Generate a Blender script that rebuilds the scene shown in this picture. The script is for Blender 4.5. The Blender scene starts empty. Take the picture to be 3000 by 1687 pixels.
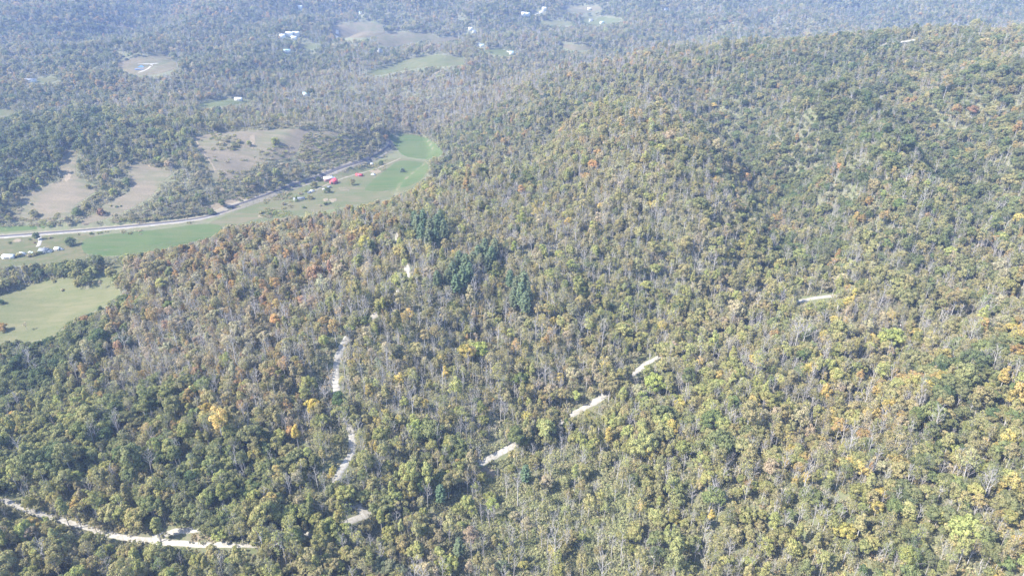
import bpy, math, random
import numpy as np
from mathutils import Vector, Matrix
from mathutils.geometry import delaunay_2d_cdt

# ------------------------------------------------------------------ camera, world, sun
SC = bpy.context.scene
COL = SC.collection
H = 330.0
PITCH = math.radians(27.0)
cam_d = bpy.data.cameras.new('camera')
cam_d.lens = 24.0; cam_d.sensor_width = 36.0
cam_d.clip_start = 1.0; cam_d.clip_end = 20000.0
cam = bpy.data.objects.new('camera', cam_d); COL.objects.link(cam)
cam.location = (0, 0, H)
cam.rotation_euler = (math.pi/2 - PITCH, 0, 0)
SC.camera = cam

SUN_EL, SUN_AZ = math.radians(45), math.radians(-112)     # azimuth clockwise from +Y: left, a little behind the camera
world = bpy.data.worlds.new("World"); SC.world = world; world.use_nodes = True
wn = world.node_tree.nodes; wl = world.node_tree.links
bg = wn['Background']
sky = wn.new('ShaderNodeTexSky'); sky.sky_type = 'NISHITA'; sky.sun_disc = False
sky.sun_elevation = SUN_EL; sky.sun_rotation = SUN_AZ
sky.altitude = 300; sky.air_density = 1.0; sky.dust_density = 1.0
wl.new(sky.outputs[0], bg.inputs[0]); bg.inputs[1].default_value = 0.148
sun_d = bpy.data.lights.new('sun', 'SUN'); sun_d.energy = 3.9; sun_d.angle = math.radians(0.5)
sun_d.color = (1.0, 0.95, 0.84)
sun = bpy.data.objects.new('sun', sun_d); COL.objects.link(sun)
sdir = Vector((math.sin(SUN_AZ)*math.cos(SUN_EL), math.cos(SUN_AZ)*math.cos(SUN_EL), math.sin(SUN_EL)))
sun.rotation_euler = sdir.to_track_quat('Z', 'Y').to_euler()
sun.location = (-300, -300, 900)
SC.view_settings.view_transform = 'Standard'; SC.view_settings.look = 'None'
SC.view_settings.gamma = 1.0; SC.view_settings.use_curve_mapping = False
SC.view_settings.exposure = 1.97
SC.cycles.max_bounces = 5; SC.cycles.diffuse_bounces = 2; SC.cycles.glossy_bounces = 1
SC.cycles.transmission_bounces = 2; SC.cycles.volume_bounces = 0
HAZE_DENSITY = 0.000100
HAZE_COLOR = (0.42, 0.58, 1.0)

# ------------------------------------------------------------------ helpers
def tag(o, label=None, cat=None, group=None, kind=None):
    if label: o['label'] = label
    if cat: o['category'] = cat
    if group: o['group'] = group
    if kind: o['kind'] = kind
    return o

def mesh_np(name, V, F, mats=(), mat_idx=None, attrs=None, smooth=False):
    """V (n,3), F (m,4) or (m,3) or list of such arrays"""
    me = bpy.data.meshes.new(name)
    Fs = F if isinstance(F, list) else [F]
    Fs = [np.asarray(f, dtype=np.int32) for f in Fs if len(f)]
    nl = sum(f.size for f in Fs); nf = sum(len(f) for f in Fs)
    me.vertices.add(len(V)); me.vertices.foreach_set('co', np.asarray(V, dtype=np.float32).ravel())
    me.loops.add(nl); me.loops.foreach_set('vertex_index', np.concatenate([f.ravel() for f in Fs]))
    tot = np.concatenate([np.full(len(f), f.shape[1], dtype=np.int32) for f in Fs])
    st = np.concatenate([[0], np.cumsum(tot)[:-1]]).astype(np.int32)
    me.polygons.add(nf); me.polygons.foreach_set('loop_start', st); me.polygons.foreach_set('loop_total', tot)
    for m in mats: me.materials.append(m)
    if mat_idx is not None: me.polygons.foreach_set('material_index', np.asarray(mat_idx, dtype=np.int32))
    if smooth: me.polygons.foreach_set('use_smooth', np.ones(nf, dtype=bool))
    me.update(calc_edges=True)
    for k, (dom, arr) in (attrs or {}).items():
        a = me.attributes.new(k, 'FLOAT', dom); a.data.foreach_set('value', np.asarray(arr, dtype=np.float32))
    return me

def link(name, me, parent=None):
    o = bpy.data.objects.new(name, me); COL.objects.link(o)
    if parent: o.parent = parent
    return o

def empty(name, loc, rz=0.0, sc=1.0):
    o = bpy.data.objects.new(name, None); COL.objects.link(o)
    o.empty_display_size = 0.5
    o.location = loc; o.rotation_euler = (0, 0, rz); o.scale = (sc, sc, sc) if np.isscalar(sc) else tuple(sc)
    return o

class MB:
    """collects boxes, tubes and prisms into one mesh"""
    def __init__(s): s.v = []; s.q = []; s.t = []; s.n = 0
    def add(s, V, Q=(), T=()):
        V = np.asarray(V, float); s.v.append(V)
        if len(Q): s.q.append(np.asarray(Q) + s.n)
        if len(T): s.t.append(np.asarray(T) + s.n)
        s.n += len(V)
    def box(s, c, d, rz=0.0):
        x, y, z = d[0]/2, d[1]/2, d[2]/2
        P = np.array([[-x,-y,-z],[x,-y,-z],[x,y,-z],[-x,y,-z],[-x,-y,z],[x,-y,z],[x,y,z],[-x,y,z]])
        cr, sr = math.cos(rz), math.sin(rz)
        P[:, :2] = P[:, :2] @ np.array([[cr, sr], [-sr, cr]])
        s.add(P + np.array(c), [[0,3,2,1],[4,5,6,7],[0,1,5,4],[1,2,6,5],[2,3,7,6],[3,0,4,7]])
    def tube(s, p0, p1, r0, r1, n=5):
        p0 = np.array(p0, float); p1 = np.array(p1, float); d = p1 - p0; L = np.linalg.norm(d)
        if L < 1e-6: return
        d /= L
        a = np.cross(d, [0, 0, 1.0] if abs(d[2]) < 0.9 else [1.0, 0, 0]); a /= np.linalg.norm(a); b = np.cross(d, a)
        ang = np.arange(n) * 2 * math.pi / n
        ring = np.cos(ang)[:, None]*a + np.sin(ang)[:, None]*b
        V = np.vstack([p0 + ring*r0, p1 + ring*r1])
        i = np.arange(n); j = (i+1) % n
        s.add(V, np.stack([i, j, j+n, i+n], 1))
    def path(s, pts, rad, n=6):
        for k in range(len(pts)-1): s.tube(pts[k], pts[k+1], rad[k], rad[k+1], n)
    def arrays(s):
        F = []
        if s.q: F.append(np.vstack(s.q))
        if s.t: F.append(np.vstack(s.t))
        return np.vstack(s.v), F
    def mesh(s, name, mat, smooth=False):
        V, F = s.arrays(); return mesh_np(name, V, F, [mat], smooth=smooth)
    def build(s, name, mat, parent=None, smooth=False): return link(name, s.mesh(name, mat, smooth), parent)

# ------------------------------------------------------------------ terrain height
CP, SP = math.cos(PITCH), math.sin(PITCH)
def ray(u, v):
    a = (np.asarray(u, float)-1500)/2000; b = (843.5-np.asarray(v, float))/2000
    return np.stack([a, CP + b*SP, -SP + b*CP], -1)
def to_px(P):
    x, y, z = P[..., 0], P[..., 1], P[..., 2]-H
    dep = y*CP - z*SP; up = y*SP + z*CP
    dep = np.maximum(dep, 1.0)
    return 1500 + 2000*x/dep, 843.5 - 2000*up/dep, dep
# (u, v, z): ground of height z seen in that direction of the view
CTRL = [
 (0,1687,36),(700,1687,30),(1500,1687,25),(2300,1687,48),(3000,1687,78),
 (0,1455,42),(300,1560,34),(700,1590,33),(1050,1510,34),
 (0,1300,36),(0,1180,27),(300,1180,36),(400,1350,44),(700,1300,52),
 (0,1000,19),(150,970,23),(0,880,30),(200,832,35),(350,795,39),(330,880,38),(-400,900,30),(-500,1300,36),
 (450,900,52),(700,950,62),(600,1100,56),(1000,1100,62),(1000,1300,46),(1000,800,76),(1250,850,78),(1300,660,84),
 (600,710,42),(1000,650,52),(1180,615,60),(420,760,40),(800,690,48),
 (1450,1330,28),(1720,1170,34),(1900,1060,40),(2150,940,50),(2400,868,60),(2700,860,70),
 (1250,1250,42),(1600,1080,48),(1500,950,60),(1750,850,62),(1900,800,64),
 (1900,1300,42),(2300,1200,62),(2700,1250,82),(3000,1200,98),(3000,1450,90),(2600,1500,66),(2000,1480,44),
 (2200,740,72),(3000,720,104),(1500,520,92),(1700,560,88),(1650,400,92),
 (1830,300,158),(1920,430,140),(1990,560,118),(2060,680,94),
 (2120,300,108),(2230,430,80),(2320,570,62),(2380,700,54),(2400,790,52),
 (2380,260,166),(2500,400,146),(2580,540,124),(2650,680,100),
 (2600,300,132),(2740,450,104),(2820,600,86),(2840,760,78),
 (2850,260,168),(2960,400,150),(3080,560,126),
(3000,110,188),(2650,118,186),(2300,140,166),(2000,165,148),(1800,195,132),
 (1600,240,100),(1450,330,60),(1380,450,40),(1300,540,58),
 (0,693,2),(300,668,2),(590,642,2),(750,590,2),(900,532,2),(1090,468,2),(1150,425,2),(1250,430,2),(1200,500,2),(1000,570,2),
 (800,620,2),(130,740,2),(0,760,2),(700,640,2),(1210,395,2),(-400,720,2),
 (60,620,14),(200,600,20),(350,600,18),(450,560,26),(200,440,66),(0,500,50),(400,470,46),(520,500,42),(560,402,60),
 (700,500,36),(740,381,62),(900,380,58),(990,400,44),(880,460,34),(1080,410,20),
 (0,350,58),(300,350,66),(600,345,52),(800,325,42),(1000,340,30),(1150,350,20),(1320,380,18),
 (400,262,56),(0,250,66),(700,292,42),(1000,300,38),(1300,300,44),(1100,250,54),(1300,210,66),(900,270,44),
 (420,190,82),(430,205,78),(0,150,96),(200,170,88),(500,110,96),(800,110,84),(900,70,92),(1100,110,80),(1200,110,80),(1250,180,76),(1450,160,72),
 (1600,140,74),(1700,120,80),(0,0,150),(400,0,150),(900,0,142),(1500,0,140),(2100,0,142),(2600,0,150),(3000,0,160),
 (1500,60,100),(1650,65,98),(1760,62,102),(2000,70,104),(2400,50,112),(2800,45,118),(300,50,122),(700,50,112),(1100,40,108),
]
_C = np.array(CTRL, float)
_D = ray(_C[:,0], _C[:,1]); _T = (_C[:,2]-H)/_D[:,2]
_XY = _D[:, :2]*_T[:, None]
extra = [(-330,770,3),(-170,790,3),(-480,760,2),(-20,860,2),(-250,1190,42),(-360,1180,46),(-120,1240,30),
 (700,1650,95),(400,1600,70),(900,1500,120),(1300,1400,150),(150,1500,55),(250,1850,60),(1000,1950,80),(500,2000,80),
 (0,3400,175),(2500,3400,185),(-2500,3400,185),(0,5500,210),(4000,5000,210),(-4000,5000,210),
 (0,0,30),(300,0,70),(-300,0,45),(0,-600,80),(900,200,130),(900,-500,120),(-900,-500,80),(-900,300,40),(900,600,130),(1500,900,150),(2500,1500,150),
 (-1200,700,10),(-1500,1100,60),(-2500,1500,110),(-900,900,20)]
_E = np.array(extra, float)
CX = np.vstack([_XY, _E[:, :2]]); CZ = np.concatenate([_C[:,2], _E[:,2]])
_c2 = 70.0**2
_A = np.sqrt(((CX[:,None]-CX[None])**2).sum(-1) + _c2)
_n = len(CX)
_M = np.zeros((_n+1, _n+1)); _M[:_n,:_n] = _A + np.eye(_n)*(-4.0); _M[:_n,_n] = 1; _M[_n,:_n] = 1
_W = np.linalg.solve(_M, np.append(CZ, 0.0))
def sn(x, y, w, ph):
    k = 2*math.pi/w
    return (np.sin(k*(x*math.cos(ph)+y*math.sin(ph)) + 1.7*np.sin(k*0.61*(y*math.cos(ph)-x*math.sin(ph))+ph*3)) *
            np.sin(k*0.83*(y*math.cos(ph*1.7)-x*math.sin(ph*1.7)) + 1.3*np.sin(k*0.5*x+ph)))
# hollows that run down the big slope: (u, v, height there), depth, half width
RAVINES = [([(2000,190,140),(2120,300,125),(2230,430,100),(2330,570,78),(2390,700,62),(2400,800,56)], 24, 42),
           ([(2620,270,150),(2760,430,120),(2850,600,96),(2860,760,84)], 22, 40),
           ([(2740,960,76),(2560,1130,66),(2420,1330,56),(2330,1600,46)], 15, 26),
           ([(2990,1100,98),(2850,1300,86),(2780,1600,70)], 16, 22),
           ([(1700,330,100),(1560,420,84),(1430,500,60)], 18, 32),
           ([(560,1230,46),(420,1330,40),(300,1480,36)], 9, 22),
           ([(1350,700,82),(1450,900,62),(1500,1100,46)], 10, 26)]
RV = []
for pl_, dp_, wd_ in RAVINES:
    q_ = np.array(pl_, float); d_ = ray(q_[:,0], q_[:,1]); t_ = (q_[:,2]-H)/d_[:,2]; RV.append((d_[:, :2]*t_[:,None], dp_, wd_))
def ravine(x, y):
    out = np.zeros(len(x))
    for P, dp, wd in RV:
        best = np.full(len(x), 1e9); L_ = len(P)-1
        fade = np.zeros(len(x))
        for k in range(L_):
            a, b = P[k], P[k+1]; d = b-a; t = np.clip(((x-a[0])*d[0]+(y-a[1])*d[1])/(d@d), 0, 1)
            r = np.hypot(x-a[0]-t*d[0], y-a[1]-t*d[1]); m = r < best; best = np.where(m, r, best); fade = np.where(m, (k+t)/L_, fade)
        out -= dp*np.exp(-(best/wd)**2)*np.sin(np.clip(fade*1.1+.12, 0, 1)*math.pi)**.6
        out += dp*.35*np.exp(-((best-wd*2.1)/(wd*.9))**2)*np.sin(np.clip(fade, 0, 1)*math.pi)
    return out
def height(x, y):
    x = np.asarray(x, float); y = np.asarray(y, float); sh = x.shape
    x = x.ravel(); y = y.ravel(); out = np.empty(len(x))
    for i in range(0, len(x), 40000):
        xs, ys = x[i:i+40000], y[i:i+40000]
        d = np.sqrt((xs[:,None]-CX[None,:,0])**2 + (ys[:,None]-CX[None,:,1])**2 + _c2)
        z = d @ _W[:_n] + _W[_n]
        r = np.hypot(xs, ys)
        lift = np.clip((z-10)/30, 0, 1)
        far = np.clip((r-1300)/1200, 0, 1)
        z = z + ravine(xs, ys)*np.clip((z-10)/20, 0, 1)
        z = z + lift*(2.6*sn(xs, ys, 110, .4) + 6.0*sn(xs, ys, 260, 1.9) + far*40*sn(xs, ys, 640, 2.6) + far*8*sn(xs, ys, 330, .9))
        # flat valley floor
        z = np.where(z < 6, 2 + (z-2)*0.3*np.clip(z/6,0,1), z)
        z = np.maximum(z, 1.0)
        z = np.where(r > 4000, z + (200-z)*np.clip((r-4000)/2000,0,1), z)
        out[i:i+40000] = z
    return out.reshape(sh)
def hit(u, v):
    """ground point seen in direction (u, v)"""
    D = ray(np.atleast_1d(u), np.atleast_1d(v)); n = len(D)
    ts = 150*np.power(6500/150, np.linspace(0, 1, 420))
    P = D[:, None, :]*ts[None, :, None]
    dz = (H + P[..., 2]) - height(P[..., 0], P[..., 1])
    neg = dz < 0
    k = np.where(neg.any(1), neg.argmax(1), len(ts)-1); k = np.maximum(k, 1)
    lo = ts[k-1]; hi = ts[k]
    for _ in range(12):
        mid = (lo+hi)/2; Q = D*mid[:, None]
        below = (H + Q[:,2]) < height(Q[:,0], Q[:,1])
        hi = np.where(below, mid, hi); lo = np.where(below, lo, mid)
    Q = D*hi[:, None]; Q[:, 2] = height(Q[:,0], Q[:,1])
    return Q

# ------------------------------------------------------------------ materials
def new_mat(name):
    m = bpy.data.materials.new(name); m.use_nodes = True
    nt = m.node_tree; nt.nodes.clear()
    return m, nt.nodes, nt.links
def mat_plain(name, col, rough=0.7, vary=0.12, scale=1.0, metal=0.0):
    m, N, L = new_mat(name)
    out = N.new('ShaderNodeOutputMaterial'); b = N.new('ShaderNodeBsdfPrincipled')
    tc = N.new('ShaderNodeTexCoord'); nz = N.new('ShaderNodeTexNoise'); nz.inputs['Scale'].default_value = scale; nz.inputs['Detail'].default_value = 4
    L.new(tc.outputs['Object'], nz.inputs['Vector'])
    mx = N.new('ShaderNodeMix'); mx.data_type = 'RGBA'
    mx.inputs[6].default_value = (*[c*(1-vary) for c in col], 1); mx.inputs[7].default_value = (*[min(1, c*(1+vary)) for c in col], 1)
    L.new(nz.outputs['Fac'], mx.inputs[0]); L.new(mx.outputs[2], b.inputs['Base Color'])
    b.inputs['Roughness'].default_value = rough; b.inputs['Metallic'].default_value = metal
    L.new(b.outputs[0], out.inputs[0]); return m
def mat_ground(name, cols, scales=(0.02, 0.15, 1.2), contrast=2.2, streak=None):
    """several earth and grass tones mixed by noise of three sizes"""
    m, N, L = new_mat(name)
    out = N.new('ShaderNodeOutputMaterial'); b = N.new('ShaderNodeBsdfDiffuse'); geo = N.new('ShaderNodeNewGeometry')
    prev = None
    for k, sc in enumerate(scales):
        nz = N.new('ShaderNodeTexNoise'); nz.inputs['Scale'].default_value = sc; nz.inputs['Detail'].default_value = 5
        nz.inputs['Roughness'].default_value = .6
        if streak and k == 1:
            mp = N.new('ShaderNodeMapping'); mp.inputs['Rotation'].default_value = (0, 0, streak); mp.inputs['Scale'].default_value = (.15, 1.4, 1)
            L.new(geo.outputs['Position'], mp.inputs[0]); L.new(mp.outputs[0], nz.inputs['Vector'])
        else: L.new(geo.outputs['Position'], nz.inputs['Vector'])
        mr = N.new('ShaderNodeMapRange'); mr.inputs[1].default_value = .5-.25/contrast; mr.inputs[2].default_value = .5+.25/contrast
        L.new(nz.outputs['Fac'], mr.inputs[0]); mr.interpolation_type = 'SMOOTHSTEP'
        mx = N.new('ShaderNodeMix'); mx.data_type = 'RGBA'
        if prev is None: mx.inputs[6].default_value = (*cols[0], 1)
        else: L.new(prev, mx.inputs[6])
        mx.inputs[7].default_value = (*cols[k+1], 1)
        if k > 0:
            ml = N.new('ShaderNodeMath'); ml.operation = 'MULTIPLY'; ml.inputs[1].default_value = .7
            L.new(mr.outputs[0], ml.inputs[0]); L.new(ml.outputs[0], mx.inputs[0])
        else: L.new(mr.outputs[0], mx.inputs[0])
        prev = mx.outputs[2]
    L.new(prev, b.inputs[0]); L.new(b.outputs[0], out.inputs[0]); return m
def mat_leaf():
    m, N, L = new_mat('foliage')
    out = N.new('ShaderNodeOutputMaterial')
    at = N.new('ShaderNodeAttribute'); at.attribute_type = 'INSTANCER'; at.attribute_name = 'tint'
    vr = N.new('ShaderNodeAttribute'); vr.attribute_type = 'GEOMETRY'; vr.attribute_name = 'vary'
    hs = N.new('ShaderNodeHueSaturation')
    mr = N.new('ShaderNodeMapRange'); mr.inputs[3].default_value = .74; mr.inputs[4].default_value = 1.28
    mh = N.new('ShaderNodeMapRange'); mh.inputs[3].default_value = .525; mh.inputs[4].default_value = .475
    L.new(vr.outputs['Fac'], mr.inputs[0]); L.new(mr.outputs[0], hs.inputs['Value'])
    L.new(vr.outputs['Fac'], mh.inputs[0]); L.new(mh.outputs[0], hs.inputs['Hue'])
    L.new(at.outputs['Vector'], hs.inputs['Color'])
    d = N.new('ShaderNodeBsdfDiffuse'); t = N.new('ShaderNodeBsdfTranslucent'); mx = N.new('ShaderNodeMixShader'); mx.inputs[0].default_value = .44
    L.new(hs.outputs[0], d.inputs[0]); L.new(hs.outputs[0], t.inputs[0])
    L.new(d.outputs[0], mx.inputs[1]); L.new(t.outputs[0], mx.inputs[2]); L.new(mx.outputs[0], out.inputs[0]); return m
M_LEAF = mat_leaf()
M_BARK = mat_plain('pale_bark', (0.306, 0.284, 0.267), .9, .25, .6)
M_BARKD = mat_plain('grey_bark', (.25, .225, .205), .9, .25, .6)
M_FLOOR = mat_ground('forest_floor', [(.115,.108,.072), (.115,.125,.062), (.155,.135,.10), (.085,.10,.05)], (.03, .25, 1.3))
M_HAY = mat_ground('hay_grass', [(0.057, 0.087, 0.030), (0.080, 0.104, 0.039), (0.103, 0.101, 0.050), (0.046, 0.073, 0.027)], (.015, .12, .8), streak=.12)
M_YARD = mat_ground('yard_grass', [(0.069, 0.082, 0.035), (0.122, 0.103, 0.061), (0.059, 0.079, 0.029), (0.104, 0.092, 0.052)], (.05, .16, .9))
M_VALLEY = mat_ground('valley_grass', [(0.069, 0.086, 0.036), (0.119, 0.103, 0.064), (0.059, 0.086, 0.029), (0.119, 0.103, 0.067)], (.022, .10, .8), streak=.45)
M_PAST = mat_ground('dry_pasture_grass', [(0.139, 0.116, 0.085), (0.099, 0.104, 0.058), (0.184, 0.146, 0.107), (0.086, 0.079, 0.054)], (.02, .12, .9), streak=-.3)
M_MEAD = mat_ground('meadow_grass', [(0.085, 0.095, 0.042), (0.122, 0.115, 0.062), (0.068, 0.082, 0.034), (0.122, 0.115, 0.068)], (.03, .18, 1.1), streak=.9)
M_FARF = mat_ground('far_pasture_grass', [(0.122, 0.101, 0.065), (0.091, 0.095, 0.048), (0.149, 0.117, 0.078), (0.078, 0.074, 0.045)], (.008, .05, .4))
M_FARG = mat_ground('far_green_grass', [(0.078, 0.095, 0.040), (0.103, 0.100, 0.050), (0.060, 0.080, 0.032), (0.091, 0.086, 0.047)], (.008, .05, .4))
M_GRAVEL = mat_ground('pale_gravel', [(.28,.265,.24), (.36,.345,.32), (.16,.145,.11), (.25,.23,.20)], (.10, .6, 2.5))
M_DIRT = mat_ground('bare_dirt', [(0.197, 0.154, 0.114), (0.146, 0.121, 0.082), (0.241, 0.193, 0.145), (0.124, 0.107, 0.069)], (.1, .5, 2.5))
M_VERGE = mat_ground('verge_dirt', [(0.219, 0.186, 0.152), (0.168, 0.148, 0.105), (0.258, 0.223, 0.182), (0.142, 0.130, 0.088)], (.06, .4, 2.0))
M_VERGE2 = mat_ground('verge_gravel', [(0.260, 0.248, 0.229), (0.211, 0.198, 0.180), (0.298, 0.285, 0.267), (0.186, 0.174, 0.149)], (.06, .4, 2.0))
M_ASPH = mat_ground('worn_asphalt', [(.07,.065,.07), (.085,.08,.082), (.06,.057,.06), (.075,.07,.075)], (.05, .4, 2.5))
M_WHITE = mat_plain('white_metal', (0.640, 0.640, 0.640), .45, .04, .8)
M_WALLW = mat_plain('white_siding', (0.570, 0.570, 0.555), .6, .05, 1.2)
M_GREYR = mat_plain('grey_shingles', (0.151, 0.160, 0.176), .8, .15, 1.5)
M_RED = mat_plain('red_metal', (0.496, 0.056, 0.072), .5, .12, .7)
M_REDW = mat_plain('faded_red_boards', (0.450, 0.120, 0.135), .8, .2, .9)
M_PINK = mat_plain('weathered_pink_boards', (0.385, 0.245, 0.238), .85, .2, .8)
M_DARK = mat_plain('opening_shade', (.03,.03,.035), .7, .2, 1)  # near-black colour standing in for the shade inside an open doorway
M_GLASS = mat_plain('window_glass', (.05,.06,.08), .15, .1, 1)
M_TYRE = mat_plain('tyre_rubber', (.02,.02,.02), .8, .1, 3)
M_CONC = mat_plain('concrete', (.45,.44,.42), .9, .1, 2)
M_TAN = mat_plain('tan_siding', (.45,.38,.30), .8, .1, 1)
M_BLUER = mat_plain('pale_green_metal', (0.252, 0.364, 0.350), .5, .1, 1)

# ------------------------------------------------------------------ terrain mesh (one sheet, finer in front of the camera)
rr = np.concatenate([[0.0, 60, 110], 150*np.power(6000/150, np.linspace(0, 1, 620)), [7500, 9500]])
th = np.concatenate([np.linspace(-math.pi, -.95, 60)[:-1], np.linspace(-.95, .95, 640), np.linspace(.95, math.pi, 60)[1:-1]])
nr, nt = len(rr), len(th)
RG, TG = np.meshgrid(rr[1:], th, indexing='ij')
X = RG*np.sin(TG); Y = RG*np.cos(TG); Z = height(X, Y)
V = np.vstack([[0, 0, float(height(np.array([0.]), np.array([0.]))[0])], np.stack([X, Y, Z], -1).reshape(-1, 3)])
i, j = np.meshgrid(np.arange(nr-2), np.arange(nt), indexing='ij'); j2 = (j+1) % nt
Q = np.stack([1+i*nt+j, 1+i*nt+j2, 1+(i+1)*nt+j2, 1+(i+1)*nt+j], -1).reshape(-1, 4)[:, ::-1]
jj = np.arange(nt)
T3 = np.stack([np.zeros(nt, int), 1+(jj+1) % nt, 1+jj], -1)[:, ::-1]
o = link('ground', mesh_np('ground', V, [Q, T3], [M_FLOOR], smooth=True)); tag(o, kind='structure')

# ------------------------------------------------------------------ grass areas, cleared in the woods
def densify(P, step):
    out = []
    for a, b in zip(P, np.roll(P, -1, 0)):
        n = max(1, int(np.linalg.norm(b[:2]-a[:2])/step))
        for k in range(n): out.append(a + (b-a)*k/n)
    return np.array(out)
def smooth_poly(P, it=2):
    P = np.array(P, float)
    for _ in range(it):
        N2 = np.roll(P, -1, 0); P = np.stack([P*.75+N2*.25, P*.25+N2*.75], 1).reshape(-1, 2)
    return P
def inside(poly, x, y):
    c = np.zeros(x.shape, bool); n = len(poly)
    x0, y0 = poly.min(0); x1, y1 = poly.max(0)
    m = (x >= x0) & (x <= x1) & (y >= y0) & (y <= y1)
    xs, ys = x[m], y[m]; cc = np.zeros(xs.shape, bool)
    for a in range(n):
        ax, ay = poly[a]; bx, by = poly[(a+1) % n]
        if ay == by: continue
        cond = ((ay > ys) != (by > ys)) & (xs < (bx-ax)*(ys-ay)/(by-ay)+ax)
        cc ^= cond
    c[m] = cc; return c
CLEAR_PX = []          # areas kept open to the sky and to the view from this side
GRASS_W = []           # world outlines of grass, where no wood grows
rs = np.random.RandomState(5)
def drape(name, polyw, mat, off, step):
    P = densify(np.array(polyw)[:, :2], step)
    x0, y0 = P.min(0); x1, y1 = P.max(0)
    gx, gy = np.meshgrid(np.arange(x0, x1, step), np.arange(y0, y1, step)); g = np.stack([gx.ravel(), gy.ravel()], 1)
    g = g[inside(P, g[:,0], g[:,1])]
    n = len(P)
    pts = [Vector((float(a), float(b))) for a, b in np.vstack([P, g])]
    vs, es, fs, *_ = delaunay_2d_cdt(pts, [(k, (k+1) % n) for k in range(n)], [], 1, 1e-3)
    XY = np.array([[v[0], v[1]] for v in vs]); z = height(XY[:,0], XY[:,1]) + off
    cen = np.array([[sum(XY[i][0] for i in f)/3, sum(XY[i][1] for i in f)/3] for f in fs])
    keep = inside(P, cen[:,0], cen[:,1])
    F = np.array([f for f, k in zip(fs, keep) if k])
    Q2 = np.roll(P, -1, 0); Q0 = np.roll(P, 1, 0); t_ = Q2-Q0; t_ /= np.linalg.norm(t_, axis=1, keepdims=True)+1e-9
    sg = 1.0 if float((P[:,0]*Q2[:,1]-Q2[:,0]*P[:,1]).sum()) > 0 else -1.0
    O = P + np.stack([t_[:,1], -t_[:,0]], 1)*sg*1.1
    m0 = len(XY); V2 = np.vstack([np.column_stack([XY, z]), np.column_stack([P, height(P[:,0], P[:,1])+off]), np.column_stack([O, height(O[:,0], O[:,1])-.25])])
    a_ = np.arange(n); b_ = (a_+1) % n; K = np.stack([m0+a_, m0+n+a_, m0+n+b_, m0+b_], 1)
    o = link(name, mesh_np(name, V2, [F, K if sg > 0 else K[:, ::-1]], [mat], smooth=True)); tag(o, kind='structure'); return o
def field(name, px, mat, off=.18, step=6, grow=True, sm=2):
    px = np.array(px, float)
    if px[:,1].mean() < 240: px = px.mean(0) + (px-px.mean(0))*1.22
    pl = smooth_poly(px, sm); CLEAR_PX.append(pl)
    W = hit(pl[:,0], pl[:,1])
    GRASS_W.append(W[:, :2].copy())
    return drape(name, W, mat, off, step)
field('hay_field', [(235,707),(290,690),(373,681),(480,672),(592,655),(655,660),(640,690),(520,722),(400,745),(300,752),(245,742)], M_HAY, .42)
field('yard', [(-300,712),(0,700),(120,693),(230,684),(290,688),(235,708),(245,742),(262,750),(230,758),(150,770),(0,783),(-300,812)], M_YARD, .28)
field('roadside_meadow', [(-200,678),(0,668),(60,664),(150,652),(158,666),(60,677),(-200,692)], M_HAY, .20)
field('valley_meadow', [(640,668),(600,658),(660,632),(760,594),(850,560),(930,532),(1000,505),(1060,487),(1120,470),(1165,462),(1220,470),(1268,478),(1245,520),(1220,548),(1120,590),(1000,605),(900,628),(760,650)], M_VALLEY, .28)
field('corn_field', [(1130,500),(1165,470),(1215,474),(1262,482),(1240,520),(1205,545),(1120,562),(1060,560),(1090,530)], M_HAY, .46)
field('far_hay_field', [(1134,395),(1180,393),(1226,396),(1262,410),(1290,432),(1303,448),(1275,466),(1230,466),(1180,458),(1160,430),(1145,410)], M_HAY, .42)
field('hill_pasture', [(563,400),(640,390),(731,382),(820,379),(903,378),(925,384),(890,405),(880,425),(863,459),(800,470),(747,478),(715,515),(670,530),(632,535),(612,505),(605,470),(585,440),(570,420)], M_PAST)
field('scrub_pasture', [(905,385),(960,384),(1010,392),(1060,408),(1090,425),(1040,448),(970,470),(905,482),(868,470),(885,440),(893,410)], M_PAST)
field('middle_pasture', [(388,474),(410,470),(435,487),(470,495),(512,503),(490,520),(466,540),(452,567),(420,590),(388,607),(345,628),(300,645),(233,660),(250,640),(285,620),(311,595),(366,570),(388,555),(382,536),(372,505)], M_PAST)
field('left_pasture', [(199,429),(222,436),(228,460),(217,505),(235,520),(264,543),(285,558),(260,574),(220,598),(202,630),(160,648),(100,652),(50,650),(31,639),(60,618),(70,598),(50,580),(100,560),(140,543),(186,526),(178,500),(177,484),(186,455)], M_PAST)
field('meadow', [(-350,930),(-100,885),(0,863),(70,843),(136,822),(180,815),(212,812),(222,828),(243,850),(260,850),(268,828),(280,808),(304,788),(342,770),(364,776),(356,794),(334,812),(318,830),(335,843),(364,850),(330,884),(272,912),(210,935),(185,955),(163,982),(105,997),(0,1005),(-350,1030)], M_MEAD, .3, step=4)
field('pond_meadow', [(353,190),(387,176),(430,169),(486,164),(490,184),(511,186),(504,198),(465,212),(405,218),(374,200)], M_FARF, .5, 14)
field('far_pasture', [(1120,105),(1160,100),(1233,99),(1262,108),(1268,115),(1230,118),(1194,126),(1155,136),(1124,130)], M_FARF, .5, 14)
field('far_pasture', [(1270,117),(1300,111),(1342,109),(1336,117),(1274,127)], M_FARF, .5, 14)
field('far_pasture', [(990,76),(1030,70),(1097,70),(1112,88),(1116,99),(1058,109),(1000,107),(985,92)], M_FARF, .5, 14)
field('dome_meadow', [(1085,216),(1130,200),(1186,181),(1248,169),(1299,167),(1325,178),(1340,190),(1290,194),(1240,196),(1175,206),(1128,217)], M_FARG, .5, 12)
field('dome_meadow', [(1325,170),(1362,170),(1360,178),(1345,182)], M_FARG, .5, 12)
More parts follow.
